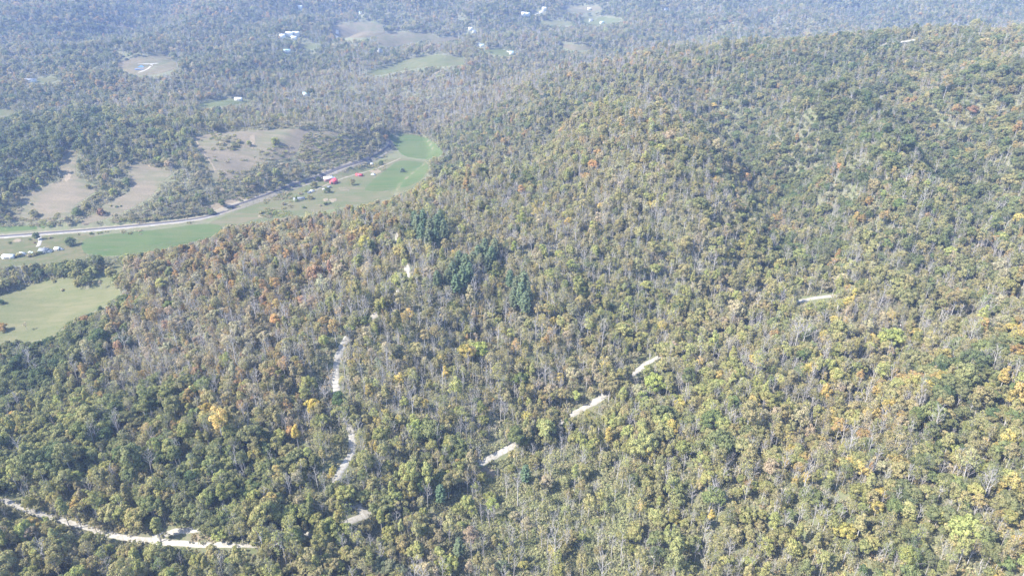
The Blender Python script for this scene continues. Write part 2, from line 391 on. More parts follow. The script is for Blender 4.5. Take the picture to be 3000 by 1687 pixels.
field('far_meadow', [(1423,149),(1450,145),(1477,146),(1510,158),(1490,164),(1450,160)], M_FARG, .5, 14)
field('far_meadow', [(1578,65),(1620,62),(1675,68),(1660,74),(1595,73)], M_FARG, .5, 18)
field('far_meadow', [(1705,54),(1750,50),(1812,57),(1800,64),(1757,74),(1715,68)], M_FARG, .5, 18)
field('far_meadow', [(1640,130),(1680,134),(1726,139),(1712,146),(1672,147),(1655,138)], M_FARF, .5, 14)
field('far_meadow', [(880,140),(905,128),(935,132),(930,140),(900,145)], M_FARG, .5, 14)
field('far_meadow', [(570,308),(610,298),(680,288),(735,292),(730,302),(660,310),(600,314)], M_FARG, .4, 10)
field('far_meadow', [(-60,320),(0,320),(54,326),(45,340),(-60,342)], M_FARG, .4, 10)
field('far_meadow', [(1650,24),(1700,20),(1755,22),(1745,34),(1700,38),(1660,32)], M_FARF, .5, 20)
field('far_meadow', [(95,240),(130,229),(168,228),(160,238),(110,244)], M_FARG, .5, 12)

# ------------------------------------------------------------------ roads
ROADS_W = []; VIS_SEG = []
def road(name, px, width, mat, off=.3, lift=0.0, step=4.0, ragged=.12, kind='structure', clear=True):
    P = np.array(px, float)
    # densify in picture order, land on the ground, then smooth in plan
    pts = []
    for a, b in zip(P[:-1], P[1:]):
        n = max(2, int(np.hypot(*(b-a))/8)); pts += [a+(b-a)*k/n for k in range(n)]
    pts.append(P[-1]); pts = np.array(pts)
    W = hit(pts[:,0], pts[:,1])[:, :2]
    for _ in range(6): W[1:-1] = (W[:-2]+2*W[1:-1]+W[2:])/4
    d = np.concatenate([[0], np.cumsum(np.hypot(*(np.diff(W, axis=0).T)))])
    s = np.arange(0, d[-1], step); W = np.stack([np.interp(s, d, W[:,0]), np.interp(s, d, W[:,1])], 1)
    if len(W) < 3: return None
    tg = np.gradient(W, axis=0); tg /= np.linalg.norm(tg, axis=1, keepdims=True)+1e-9; nn = np.stack([-tg[:,1], tg[:,0]], 1)
    if clear: ROADS_W.append((W, width))
    r = np.random.RandomState(len(W)); wob = r.uniform(-1, 1, (len(W), 2))*ragged*width
    cols = []
    for k, f in enumerate((-9, -.5, -.25, 0, .25, .5, 9)):
        sk = abs(f) > 1; ff = math.copysign(.5, f) if sk else f
        ex = wob[:, 0] if k < 2 else (wob[:, 1] if k > 4 else np.zeros(len(W)))
        Pk = W + nn*(ff*width + ex + (math.copysign(.9, f) if sk else 0))[:, None]
        cols.append(np.column_stack([Pk, height(Pk[:,0], Pk[:,1]) + (-.25 if sk else off)]))
    Vv = np.stack(cols, 1).reshape(-1, 3); n = len(W)
    F = np.array([[7*a+b, 7*a+b+1, 7*a+b+8, 7*a+b+7] for a in range(n-1) for b in range(6)])
    o = link(name, mesh_np(name, Vv, F[:, ::-1], [mat])); tag(o, kind=kind); return o
RD = [(-250,703),(0,694),(93,687),(217,678),(373,665),(470,655),(528,649),(590,640),(652,624),(700,606),(750,587),(787,571),(850,548),(912,528),(995,494),(1050,477),(1091,464),(1122,450),(1142,436),(1148,424),(1142,412)]
road('road_verge', RD, 12.0, M_VERGE, .72, ragged=.10, step=3)
road('road_verge', [(u, v+1.5) for u, v in RD[:9]], 7.0, M_VERGE2, .78, ragged=.08, step=3)
road('road', RD, 5.0, M_ASPH, .88, ragged=0, step=3)
R1 = [(-150,1410),(0,1459),(27,1470),(78,1494),(147,1513),(241,1540),(283,1552),(361,1575),(446,1583),(582,1595),(660,1593),(738,1597),(830,1590),(912,1564),(994,1536),(1027,1525),(1078,1505)]
road('gravel_road', R1, 2.6, M_GRAVEL, .34)
road('gravel_track', [(446,1575),(497,1558),(575,1550),(640,1538),(700,1522),(769,1509),(850,1500)], 2.4, M_GRAVEL, .34)
road('earth_bank', [(560,1577),(600,1575),(680,1574),(700,1574)], 3, M_DIRT, .3, ragged=.4, clear=False)
road('gravel_road', [(1078,1505),(1040,1480),(1000,1450),(978,1415),(988,1390),(1000,1373),(1019,1354),(1033,1319),(1035,1288),(1029,1257),(1010,1210),(990,1160),(981,1106),(984,1070),(988,1045),(1000,1020),(1012,995),(1045,960),(1092,930),(1135,895),(1165,855),(1190,830),(1197,800),(1194,785),(1180,740),(1160,697),(1165,680),(1195,650)], 3.6, M_GRAVEL, .34)
road('gravel_road', [(1078,1505),(1150,1465),(1300,1400),(1419,1350),(1460,1330),(1501,1307),(1570,1270),(1640,1238),(1683,1210),(1725,1187),(1769,1160),(1830,1110),(1858,1094),(1890,1066),(1932,1044),(2060,980),(2200,920),(2346,881),(2390,872),(2431,867),(2500,866),(2575,873),(2700,862)], 3.3, M_GRAVEL, .34)
road('driveway', [(110,686),(119,696),(121,708),(116,718),(108,726)], 3.4, M_GRAVEL, .6)
road('driveway', [(121,717),(127,716),(134,716)], 3.0, M_GRAVEL, .66)
road('farm_track', [(905,566),(930,556),(960,540),(990,528),(1035,514),(1100,497),(1150,475),(1175,464)], 2.4, M_VERGE, .7, ragged=.2, clear=False)
road('pond_track', [(404,214),(425,208),(443,202),(449,195),(446,190),(443,188)], 4.5, M_GRAVEL, .8, ragged=0)
road('pond_track', [(404,189),(425,188.6),(450,188),(471,187)], 4, M_GRAVEL, .8, ragged=0)
road('ridge_road', [(2583,131),(2600,128),(2637,125),(2660,121),(2682,117)], 5, M_GRAVEL, .6)
road('hill_road', [(1240,262),(1242,250),(1248,238),(1258,228),(1272,218),(1290,208)], 6, M_DIRT, .6, ragged=.25)
road('cattle_path', [(574,410),(583,428),(590,445),(600,455),(612,460),(616,475),(630,495),(634,505)], 2.0, M_DIRT, .4, ragged=.3, clear=False)
road('far_lane', [(985,112),(984,104),(990,96),(988,88)], 8, M_GRAVEL, .6)
road('far_lane', [(1560,47),(1575,42),(1590,34),(1596,28)], 7, M_GRAVEL, .7)
road('far_lane', [(1478,147),(1488,152),(1494,156)], 6, M_GRAVEL, .7)
# stretches of road open to the view (pixel polylines with half width)
OPEN = [([(200,1525),(241,1540)],3),([(283,1552),(375,1576)],2),([(446,1583),(582,1595)],2),([(660,1593),(722,1597)],3),([(0,1459),(27,1470),(78,1494),(147,1513)],6),([(241,1540),(283,1552)],5),([(375,1576),(446,1583)],6),([(497,1558),(575,1550)],7),([(582,1593),(660,1592)],7),([(722,1597),(745,1597)],5),
        ([(900,1566),(912,1564)],5),([(1022,1524),(1050,1512),(1078,1503)],14),([(1050,1500),(1078,1490)],8),
        ([(988,1392),(1000,1373),(1019,1354),(1033,1319),(1035,1288),(1029,1257)],11),([(981,1145),(981,1106),(984,1070),(988,1045),(1000,1020),(1012,995)],11),
        ([(1088,934),(1096,926)],6),([(1160,860),(1166,853)],4),([(1191,830),(1197,800),(1194,787)],7),([(1158,699),(1163,684)],6),
        ([(1419,1350),(1460,1330),(1504,1305)],9),([(1636,1240),(1645,1235)],7),([(1680,1212),(1725,1187),(1771,1158)],9),([(1855,1096),(1890,1068),(1926,1047)],9),([(2346,879),(2390,872),(2434,865)],11),
        ([(2637,125),(2682,117)],4),([(2583,131),(2600,128)],3),([(1240,262),(1248,238)],5),([(1272,218),(1290,208)],4),([(1656,534),(1675,532)],4),
        ([(0,694),(217,678),(528,649),(652,624),(750,587),(850,548),(995,494),(1091,464)],11),([(1125,452),(1148,432),(1144,412)],7),
        ([(984,112),(990,90)],4),([(830,108),(875,104)],7),([(1530,46),(1596,28)],4)]
road('gravel_road', [(1645,536),(1656,534),(1675,532),(1690,529)], 4.4, M_GRAVEL, .4)
# bare earth
def patch(name, px, mat, off, step=3):
    pl = smooth_poly(px, 2); W = hit(pl[:,0], pl[:,1])[:, :2]; W = densify(W, 1.2); c = W.mean(0); r = np.random.RandomState(int(px[0][0]))
    a = np.arctan2(W[:,1]-c[1], W[:,0]-c[0]); f = 1 + sum(r.uniform(.03,.13)*np.sin(k_*a + r.uniform(0,6.28)) for k_ in (1,2,3,4,7,11,17))
    return drape(name, c + (W-c)*np.clip(f, .3, 1.6)[:, None], mat, off, step)
for pl in ([(1402,1372),(1425,1366),(1448,1372),(1452,1392),(1438,1398),(1415,1392)], ):
    patch('bare_earth', pl, M_DIRT, .3); CLEAR_PX.append(smooth_poly(pl))
patch('bare_earth', [(40,705),(58,698),(64,704),(52,711),(42,710)], M_DIRT, .62)
patch('bare_earth', [(945,583),(958,580),(964,588),(952,591)], M_DIRT, .62)
patch('bare_earth', [(966,582),(984,581),(988,590),(970,594)], M_DIRT, .62)
patch('bare_earth', [(1085,498),(1110,496),(1121,504),(1105,509),(1088,507)], M_DIRT, .62)
patch('bare_earth', [(752,631),(775,628),(785,634),(768,639)], M_DIRT, .62)
patch('bare_earth', [(990,548),(1012,550),(1022,558),(1000,560)], M_PAST, .62)
patch('bare_earth', [(425,462),(436,468),(446,484),(440,492),(430,478)], M_DIRT, .4)
patch('bare_earth', [(195,505),(205,500),(210,520),(195,535),(188,528)], M_DIRT, .4)
patch('bare_earth', [(730,400),(745,395),(748,425),(738,440),(733,420)], M_DIRT, .4)
patch('bare_earth', [(593,610),(600,592),(607,600),(625,600),(612,612),(600,625)], M_DIRT, .5)
for pl in ([(635,552),(650,548),(662,560),(648,572),(636,566)], [(590,595),(620,600),(700,575),(760,570),(700,600),(640,612),(600,625)]):
    patch('bare_earth', pl, M_DIRT, .45); CLEAR_PX.append(smooth_poly(pl))
# pond
pw = hit(*np.array([(389,201),(398,198.5),(415,198),(434,200.5),(424,205),(410,206.5),(397,207.5)], float).T)
pm, N, L = new_mat('pond_water'); out = N.new('ShaderNodeOutputMaterial'); b = N.new('ShaderNodeBsdfPrincipled')
b.inputs['Base Color'].default_value = (.10,.22,.50,1); b.inputs['Roughness'].default_value = .08
nz = N.new('ShaderNodeTexNoise'); nz.inputs['Scale'].default_value = 1.5; bp = N.new('ShaderNodeBump'); bp.inputs['Strength'].default_value = .15
L.new(nz.outputs[0], bp.inputs['Height']); L.new(bp.outputs[0], b.inputs['Normal']); L.new(b.outputs[0], out.inputs[0])
zz = float(pw[:,2].mean())+.9
c0 = pw[:, :2].mean(0); PP = np.vstack([[c0[0], c0[1], zz]] + [[p[0], p[1], zz] for p in pw])
n = len(pw); o = link('pond', mesh_np('pond', PP, np.array([[0, 1+(k+1) % n, 1+k] for k in range(n)]), [pm])); tag(o, kind='structure')

# ------------------------------------------------------------------ tree builders
def leaves(P, Nrm, size, rng):
    """quads at P facing about Nrm"""
    n = len(P)
    Nn = Nrm + rng.normal(0, .45, (n, 3)); Nn /= np.linalg.norm(Nn, axis=1, keepdims=True)+1e-9
    R = rng.normal(0, 1, (n, 3)); A = np.cross(Nn, R); A /= np.linalg.norm(A, axis=1, keepdims=True)+1e-9; B = np.cross(Nn, A)
    s = (size*rng.uniform(.6, 1.35, n))[:, None]*.5
    fold = Nn*s*.25
    V = np.stack([P-A*s-B*s*.7-fold, P+A*s-B*s*.9+fold*.5, P+A*s*.8+B*s*.9-fold, P-A*s*.9+B*s*.8+fold], 1).reshape(-1, 3)
    return V, np.arange(4*n).reshape(n, 4)
def crown_arrays(rng, kind):
    """returns leaf quads, per-face vary, and limb mesh builder"""
    tr = MB(); P, Nn, VA = [], [], []
    if kind == 'round':   Ht, R, dep, ncl, nl, cr, ls = rng.uniform(15,18), rng.uniform(4.2,5.4), rng.uniform(8,10), 36, 74, 1.7, .62
    elif kind == 'broad': Ht, R, dep, ncl, nl, cr, ls = rng.uniform(15,17), rng.uniform(5.6,6.6), rng.uniform(8,9.5), 54, 68, 1.8, .64
    elif kind == 'loose': Ht, R, dep, ncl, nl, cr, ls = rng.uniform(17,20), rng.uniform(3.6,4.6), rng.uniform(8,10), 28, 46, 1.45, .52
    elif kind == 'column':Ht, R, dep, ncl, nl, cr, ls = rng.uniform(18,21), rng.uniform(2.6,3.2), rng.uniform(11,13), 32, 60, 1.3, .55
    elif kind == 'thin':  Ht, R, dep, ncl, nl, cr, ls = rng.uniform(16,20), rng.uniform(3.0,4.2), rng.uniform(8,10), 28, 18, 1.45, .42
    elif kind == 'field': Ht, R, dep, ncl, nl, cr, ls = rng.uniform(10,12), rng.uniform(5.0,5.8), rng.uniform(9.2,10.2), 48, 72, 1.75, .62
    zc = Ht - dep/2
    lean = rng.uniform(-.6, .6, 2)
    pts = [(0,0,-.6),(lean[0]*.3,lean[1]*.3,Ht*.3),(lean[0]*.8,lean[1]*.8,Ht*.58),(lean[0],lean[1],Ht*.86)]
    tr.path(pts, [.30,.24,.17,.05], 6)
    asym = rng.uniform(.82, 1.18, 2)
    for k in range(ncl):
        th_ = rng.uniform(0, 2*math.pi); zz_ = 1-2*((k+.5)/ncl)**1.12*.94; zz_ = np.clip(zz_ + rng.uniform(-.1,.1), -.97, .99)
        rad = math.sqrt(max(0, 1-zz_**2)); q = rng.uniform(.55, .95) if rng.rand() < .82 else rng.uniform(.1,.5)
        wide = 1.0 if kind != 'column' else .9
        sh = (1.12 - .22*zz_) if zz_ < 0 else 1.0
        c = np.array([math.cos(th_)*rad*R*q*asym[0]*wide*sh + lean[0], math.sin(th_)*rad*R*q*asym[1]*wide*sh + lean[1], zc + zz_*dep/2*q*1.05])
        r_ = cr*rng.uniform(.65, 1.25); n_ = int(nl*rng.uniform(.7, 1.25)*(r_/cr)**1.5)+3
        d = rng.normal(0, 1, (n_, 3)); outw = (c-np.array([lean[0], lean[1], zc-dep*.2])); outw /= np.linalg.norm(outw)+1e-9
        d /= np.linalg.norm(d, axis=1, keepdims=True); d = d + outw*.55 + np.array([0,0,.25]); d /= np.linalg.norm(d, axis=1, keepdims=True)
        P.append(c + d*r_*np.array([1,1,.8])*rng.uniform(.75,1.05,(n_,1))); Nn.append(d)
        cv = rng.uniform(.15, .85); VA.append(np.clip(cv + rng.normal(0, .16, n_), 0, 1))
        if k % (2 if kind in ('thin','loose') else 4) == 0:
            h0 = rng.uniform(.42, .72)*Ht; st = np.array([lean[0]*h0/Ht, lean[1]*h0/Ht, h0])
            mid = (st+c)/2 + np.array([0,0,-.4]); tr.path([st, mid, c], [.11,.075,.03], 4)
            if kind == 'thin':
                for _ in range(4):
                    e = c + rng.normal(0, 1.1, 3) + np.array([0,0,.8]); tr.tube(mid*.3+c*.7, e, .04, .02, 3)
    P = np.vstack(P); Nn = np.vstack(Nn); VA = np.concatenate(VA)
    LV, LF = leaves(P, Nn, ls, rng)
    return LV, LF, VA, tr, Ht, R
def bare_arrays(rng, big=True):
    tr = MB(); tw = MB(); Ht = rng.uniform(15, 20)
    lean = rng.uniform(-1.2, 1.2, 2)
    def pt(f): return np.array([lean[0]*f**1.5, lean[1]*f**1.5, Ht*f])
    fs = [0, .25, .5, .75, .97]; pts = [pt(f) for f in fs]; pts[0][2] = -.6
    tr.path(pts, [.30, .25, .19, .11, .03], 6)
    nb = rng.randint(9, 14)
    for k in range(nb):
        f = .35 + .6*(k+.5)/nb; st = pt(f); az = k*2.4 + rng.uniform(-.5,.5); ln = (1.0-f*.62)*Ht*.42*rng.uniform(.6,1.15)
        d = np.array([math.cos(az), math.sin(az), rng.uniform(.7, 1.6)]); d /= np.linalg.norm(d)
        m_ = st + d*ln*.5; e = m_ + (d+np.array([0,0,.35]))*ln*.5
        tr.path([st, m_, e], [.12*(1.2-f), .075, .03], 4)
        for q in range(5):
            s0 = st + (m_-st)*rng.uniform(.5,1) if q < 2 else m_ + (e-m_)*rng.uniform(0,1)
            dd = d + rng.normal(0,.55,3) + np.array([0,0,.25]); dd /= np.linalg.norm(dd); l2 = ln*.36*rng.uniform(.6,1.2)
            s1 = s0 + dd*l2; tw.tube(s0, s1, .055, .022, 3)
            for w in range(3):
                d3 = dd + rng.normal(0,.6,3) + np.array([0,0,.2]); d3 /= np.linalg.norm(d3); a0 = s0 + (s1-s0)*rng.uniform(.3,1)
                tw.tube(a0, a0+d3*l2*.6, .034, .014, 3)
    return tr, tw, Ht
def pine_arrays(rng):
    tr = MB(); Ht = rng.uniform(21, 25); tr.path([(0,0,-.6),(0,0,Ht*.5),(0,0,Ht*.98)], [.34,.24,.05], 6)
    P, Nn, VA = [], [], []
    ntier = 15
    for k in range(ntier):
        f = k/(ntier-1); z = Ht*(.26 + .71*f); R = (5.6*(1-f)**.5*(.55+.45*min(1, f*3+.3)) + .6)*rng.uniform(.72,1.18)
        nb = int(8 - 3*f)
        for q in range(nb):
            az = q*2*math.pi/nb + k*1.1 + rng.uniform(-.25,.25); L_ = R*rng.uniform(.75,1.12)
            d = np.array([math.cos(az), math.sin(az), 0.0]); s = np.array([-d[1], d[0], 0])
            tr.tube((0,0,z), d*L_*.95+np.array([0,0,z+.25]), .06, .02, 3)
            n_ = int(7*L_)+4; t_ = rng.uniform(.15, 1, n_); w = rng.uniform(-1, 1, n_)*(.25+.75*np.sin(np.clip(t_,0,1)*2.6))*.85
            pz = z + .30*t_ - .5*t_**2*.3 + rng.normal(0,.10,n_)
            P.append(d*(t_*L_)[:,None] + s*w[:,None] + np.array([0,0,1.0])*pz[:,None])
            Nn.append(np.array([0,0,1.0]) + d*.35 + rng.normal(0,.12,(n_,3))); VA.append(np.clip(.5+rng.normal(0,.2,n_), 0, 1))
    P = np.vstack(P); Nn = np.vstack(Nn); LV, LF = leaves(P, Nn, .75, rng)
    return LV, LF, np.concatenate(VA), tr, Ht
def bush_arrays(rng, kind='bush'):
    tr = MB()
    for q in range(5):
        a = rng.uniform(0, 6.28); tr.tube((0,0,-.3), (math.cos(a)*.9, math.sin(a)*.9, rng.uniform(1.2,2)), .06, .02, 3)
    P, Nn, VA = [], [], []
    R = 2.2
    for k in range(11 if kind == 'bush' else 9):
        a = rng.uniform(0, 6.28); q = rng.uniform(0, 1)**.6*R*.62; c = np.array([math.cos(a)*q, math.sin(a)*q, rng.uniform(.7, 2.1 - q*.45)])
        if kind == 'cedar': z_ = .5 + k*.52; c = np.array([math.cos(a)*.3, math.sin(a)*.3, z_])
        r_ = rng.uniform(.75, 1.25) if kind == 'bush' else 1.5 - k*.13
        n_ = 24; d = rng.normal(0, 1, (n_, 3)); d[:, 2] = np.abs(d[:, 2])*.9-.15; d /= np.linalg.norm(d, axis=1, keepdims=True)
        P.append(c + d*r_*rng.uniform(.75,1.05,(n_,1))); Nn.append(d); cv = rng.uniform(.2,.8); VA.append(np.clip(cv+rng.normal(0,.15,n_),0,1))
    P = np.vstack(P); P[:, 2] = np.maximum(P[:, 2], .05); LV, LF = leaves(P, np.vstack(Nn), .6, rng)
    return LV, LF, np.concatenate(VA), tr
def brush_arrays(rng):
    """a patch of low brush for the ground under the trees"""
    P, Nn, VA = [], [], []; tr = MB()
    for k in range(14):
        a = rng.uniform(0, 6.28); q = math.sqrt(rng.uniform(0,1))*3.6; c = np.array([math.cos(a)*q, math.sin(a)*q, rng.uniform(.1, 1.3)])
        r_ = rng.uniform(.6, 1.2); n_ = 13; d = rng.normal(0, 1, (n_, 3)); d[:, 2] = np.abs(d[:, 2]); d /= np.linalg.norm(d, axis=1, keepdims=True)
        P.append(c + d*r_); Nn.append(d); cv = rng.uniform(.1,.9); VA.append(np.clip(cv+rng.normal(0,.15,n_),0,1))
        if k % 3 == 0: tr.tube((c[0],c[1],-.3), (c[0]+rng.uniform(-.5,.5), c[1]+rng.uniform(-.5,.5), c[2]+rng.uniform(1,3)), .05, .02, 3)
    LV, LF = leaves(np.vstack(P), np.vstack(Nn), .62, rng)
    return LV, LF, np.concatenate(VA), tr

def joined(name, LV, LF, VA, tr, bark):
    TV, TF = tr.arrays(); TQ = TF[0]
    V = np.vstack([LV, TV]); F = np.vstack([LF, TQ+len(LV)])
    return mesh_np(name, V, F, [M_LEAF, bark], mat_idx=np.concatenate([np.zeros(len(LF)), np.ones(len(TQ))]),
                   attrs={'vary': ('FACE', np.concatenate([VA, np.full(len(TQ), .5)]))})
KINDS = ['round']*4 + ['broad']*3 + ['loose']*4 + ['column']*3 + ['thin']*4
PROTO = []      # (joined mesh, crown mesh, trunk mesh, height, radius, kind)
for k, kd in enumerate(KINDS):
    rng = np.random.RandomState(100+k); LV, LF, VA, tr, Ht, R = crown_arrays(rng, kd)
    bark = M_BARK if kd in ('thin', 'column', 'loose') else M_BARKD
    cm = mesh_np('crown', LV, LF, [M_LEAF], attrs={'vary': ('FACE', VA)}); tm = tr.mesh('trunk', bark)
    PROTO.append((joined('tree_%02d' % k, LV, LF, VA, tr, bark), cm, tm, Ht, R, kd))
FIELD = []
for k in range(3):
    rng = np.random.RandomState(200+k); LV, LF, VA, tr, Ht, R = crown_arrays(rng, 'field')
    FIELD.append((None, mesh_np('crown', LV, LF, [M_LEAF], attrs={'vary': ('FACE', VA)}), tr.mesh('trunk', M_BARKD), Ht, R, 'field'))
BARE = []
M_TWIG = mat_plain('fine_twigs', (0.289, 0.264, 0.255), .9, .2, .6)
for k in range(6):
    rng = np.random.RandomState(300+k); tr, tw, Ht = bare_arrays(rng)
    tm = tr.mesh('trunk', M_BARK); wm = tw.mesh('crown', M_TWIG)
    a, af = tr.arrays(); b_, bf = tw.arrays()
    BARE.append((mesh_np('bare_%02d' % k, np.vstack([a, b_]), np.vstack([af[0], bf[0]+len(a)]), [M_BARK, M_TWIG], mat_idx=np.concatenate([np.zeros(len(af[0])), np.ones(len(bf[0]))])), wm, tm, Ht))
PINE = []
for k in range(4):
    rng = np.random.RandomState(400+k); LV, LF, VA, tr, Ht = pine_arrays(rng)
    PINE.append((mesh_np('crown', LV, LF, [M_LEAF], attrs={'vary': ('FACE', VA)}), tr.mesh('trunk', M_BARKD), Ht))
BUSH = []
for k in range(5):
    rng = np.random.RandomState(500+k); LV, LF, VA, tr = bush_arrays(rng, 'bush' if k < 3 else 'cedar')
    BUSH.append((mesh_np('crown', LV, LF, [M_LEAF], attrs={'vary': ('FACE', VA)}), tr.mesh('trunk', M_BARKD)))
BRUSH = []
for k in range(6):
    rng = np.random.RandomState(600+k); LV, LF, VA, tr = brush_arrays(rng); BRUSH.append(joined('brush_%02d' % k, LV, LF, VA, tr, M_BARK))

# ------------------------------------------------------------------ what grows where
COLS = {'dk': (.088,.125,.055), 'mid': (.150,.180,.070), 'yg': (.285,.292,.095), 'olive': (.275,.252,.108), 'yel': (.43,.345,.095),
        'org': (.37,.25,.095), 'rust': (.31,.20,.115), 'tan': (.335,.290,.178), 'blue': (.125,.160,.105), 'lime': (.285,.31,.095)}
CN = list(COLS); CA = np.array([COLS[k] for k in CN])
# (u, v): density, bare share, thin-leaved share, weights of the colours
ZONES = [
 (100,1100, 1.0,.05,.15, dict(dk=.40,mid=.34,org=.07,olive=.08,blue=.1)),
 (450,1250, 1.0,.08,.2, dict(dk=.26,mid=.35,olive=.22,yg=.08,yel=.05,org=.04)),
 (700,1450, 1.0,.07,.2, dict(dk=.20,mid=.33,yg=.28,olive=.08,yel=.05)),
 (120,1320, 1.0,.03,.1, dict(yg=.5,mid=.3,dk=.08,olive=.1)),
 (250,1620, .95,.08,.25, dict(yg=.45,olive=.3,mid=.12,tan=.08,yel=.05)),
 (800,1650, .95,.10,.25, dict(yg=.5,mid=.15,olive=.22,blue=.08,tan=.06)),
 (550,1020, .75,.36,.55, dict(tan=.44,olive=.20,mid=.10,rust=.07,org=.07,dk=.04)),
 (700,850, .92,.20,.45, dict(olive=.27,org=.15,tan=.32,mid=.12,rust=.08,yg=.08,yel=.03)),
 (700,740, .95,.10,.3, dict(olive=.27,org=.17,tan=.30,mid=.12,rust=.09,yg=.08)),
 (1000,640, .95,.06,.25, dict(olive=.28,org=.25,tan=.1,mid=.14,rust=.06,yg=.12,blue=.05)),
 (150,800, 1.0,.08,.2, dict(mid=.3,olive=.25,yg=.2,org=.08,dk=.15)),
 (850,1100, .9,.24,.45, dict(tan=.2,olive=.25,mid=.15,yg=.12,org=.08,rust=.06,dk=.06)),
 (1200,1150, .8,.40,.5, dict(yg=.3,olive=.22,mid=.15,tan=.15,yel=.1,blue=.05)),
 (1150,1350, .9,.18,.3, dict(mid=.3,yg=.25,dk=.15,olive=.15,yel=.06,blue=.06)),
 (1250,850, .85,.24,.55, dict(olive=.32,yg=.2,tan=.2,mid=.15,yel=.05)),
 (1500,700, .85,.20,.55, dict(olive=.34,yg=.17,tan=.24,mid=.12,yel=.04,blue=.05)),
 (1600,950, .85,.22,.55, dict(olive=.33,yg=.17,tan=.23,mid=.12,org=.05,yel=.04)),
 (1900,700, .85,.22,.5, dict(olive=.34,yg=.18,tan=.22,mid=.16,yel=.02)),
 (1600,480, .95,.10,.3, dict(olive=.32,yg=.18,mid=.22,tan=.12,org=.06,dk=.06)),
 (1250,520, .95,.08,.25, dict(olive=.3,yg=.15,mid=.2,tan=.1,org=.15,dk=.06)),
 (1900,350, .95,.12,.3, dict(olive=.30,mid=.26,tan=.15,yg=.10,dk=.12,org=.05)),
 (2400,400, 1.0,.06,.2, dict(dk=.38,mid=.30,olive=.18,blue=.08,org=.05,tan=.04)),
 (2700,250, 1.0,.06,.2, dict(dk=.24,mid=.34,olive=.26,blue=.06,org=.05,tan=.05)),
 (2900,550, 1.0,.05,.2, dict(dk=.40,mid=.28,olive=.16,org=.08,blue=.06,yel=.03)),
 (2500,650, .95,.12,.3, dict(olive=.22,mid=.30,dk=.28,org=.06,tan=.08,yg=.04)),
 (2900,850, .95,.14,.3, dict(olive=.28,mid=.28,dk=.18,org=.05,tan=.12,yg=.06)),
 (2150,850, .85,.14,.35, dict(olive=.28,yg=.27,mid=.22,tan=.14)),
 (2600,960, .85,.18,.4, dict(olive=.32,yg=.22,mid=.16,tan=.2,yel=.03)),
 (2850,1130, 1.0,.08,.2, dict(dk=.32,mid=.2,olive=.22,yel=.1,org=.1,yg=.06)),
 (2300,1200, .9,.20,.35, dict(yg=.25,olive=.28,mid=.2,yel=.10,tan=.12,dk=.05)),
 (2650,1350, .9,.17,.3, dict(olive=.26,yel=.11,mid=.22,dk=.18,yg=.10,org=.06,tan=.10)),
 (2300,1600, .9,.16,.35, dict(olive=.28,yg=.26,yel=.10,mid=.18,tan=.12,dk=.05,org=.03)),
 (2850,1600, .9,.14,.3, dict(olive=.28,yg=.15,yel=.12,mid=.20,dk=.16,org=.05,blue=.04)),
 (1620,1530, .45,.35,.4, dict(yg=.4,olive=.3,tan=.15,mid=.1)),
 (1350,1600, .65,.28,.35, dict(yg=.4,olive=.25,tan=.15,mid=.1,blue=.08)),
 (1950,1250, .95,.13,.25, dict(yg=.38,olive=.22,mid=.2,dk=.07,yel=.05,tan=.06)),
 (1850,1000, .9,.12,.3, dict(yg=.36,olive=.3,mid=.2,tan=.1)),
 (1350,310, .9,.30,.5, dict(tan=.35,olive=.3,mid=.15,org=.08)),
 (1000,300, .9,.25,.45, dict(tan=.3,olive=.3,mid=.2,org=.06)),
 (1300,430, 1.0,.08,.2, dict(mid=.3,olive=.25,blue=.15,dk=.15,yg=.1)),
 (800,480, .4,.15,.4, dict(olive=.4,tan=.25,mid=.15,yg=.12,org=.05)),
 (980,430, .35,.15,.4, dict(olive=.35,tan=.35,mid=.15,yg=.1)),
 (560,590, .45,.12,.4, dict(olive=.4,tan=.3,mid=.12,yg=.12)), (340,645, .4,.1,.3, dict(olive=.4,tan=.3,mid=.2)),
 (450,400, .9,.06,.25, dict(mid=.3,olive=.3,yg=.15,dk=.18,tan=.06)),
 (100,420, 1.0,.04,.1, dict(dk=.4,mid=.3,org=.08,olive=.15,yg=.06)),
 (550,290, .9,.15,.35, dict(olive=.3,mid=.3,tan=.22,org=.05,blue=.05)),
 (150,250, 1.0,.08,.2, dict(mid=.3,dk=.2,olive=.25,org=.1,tan=.1)),
 (700,200, 1.0,.08,.25, dict(mid=.35,dk=.2,olive=.25,tan=.1,org=.05)),
 (300,60, 1.0,.08,.2, dict(mid=.35,dk=.2,olive=.22,tan=.12,org=.1)),
 (1200,40, 1.0,.10,.2, dict(mid=.35,dk=.22,olive=.25,tan=.12,org=.04)),
 (1500,200, 1.0,.15,.3, dict(mid=.3,dk=.1,olive=.3,tan=.22,org=.04)),
 (2100,60, 1.0,.10,.2, dict(mid=.35,dk=.25,olive=.25,tan=.1,org=.04)),
 (2800,50, 1.0,.08,.2, dict(mid=.38,dk=.3,olive=.22,tan=.06,org=.04)),
]
ZP = hit(np.array([z[0] for z in ZONES], float), np.array([z[1] for z in ZONES], float))[:, :2]
ZW = np.zeros((len(ZONES), len(CN)))
for k, z in enumerate(ZONES):
    for c, w in z[5].items(): ZW[k, CN.index(c)] = w
    ZW[k] /= ZW[k].sum()
ZD = np.array([[z[2], z[3], z[4]] for z in ZONES])
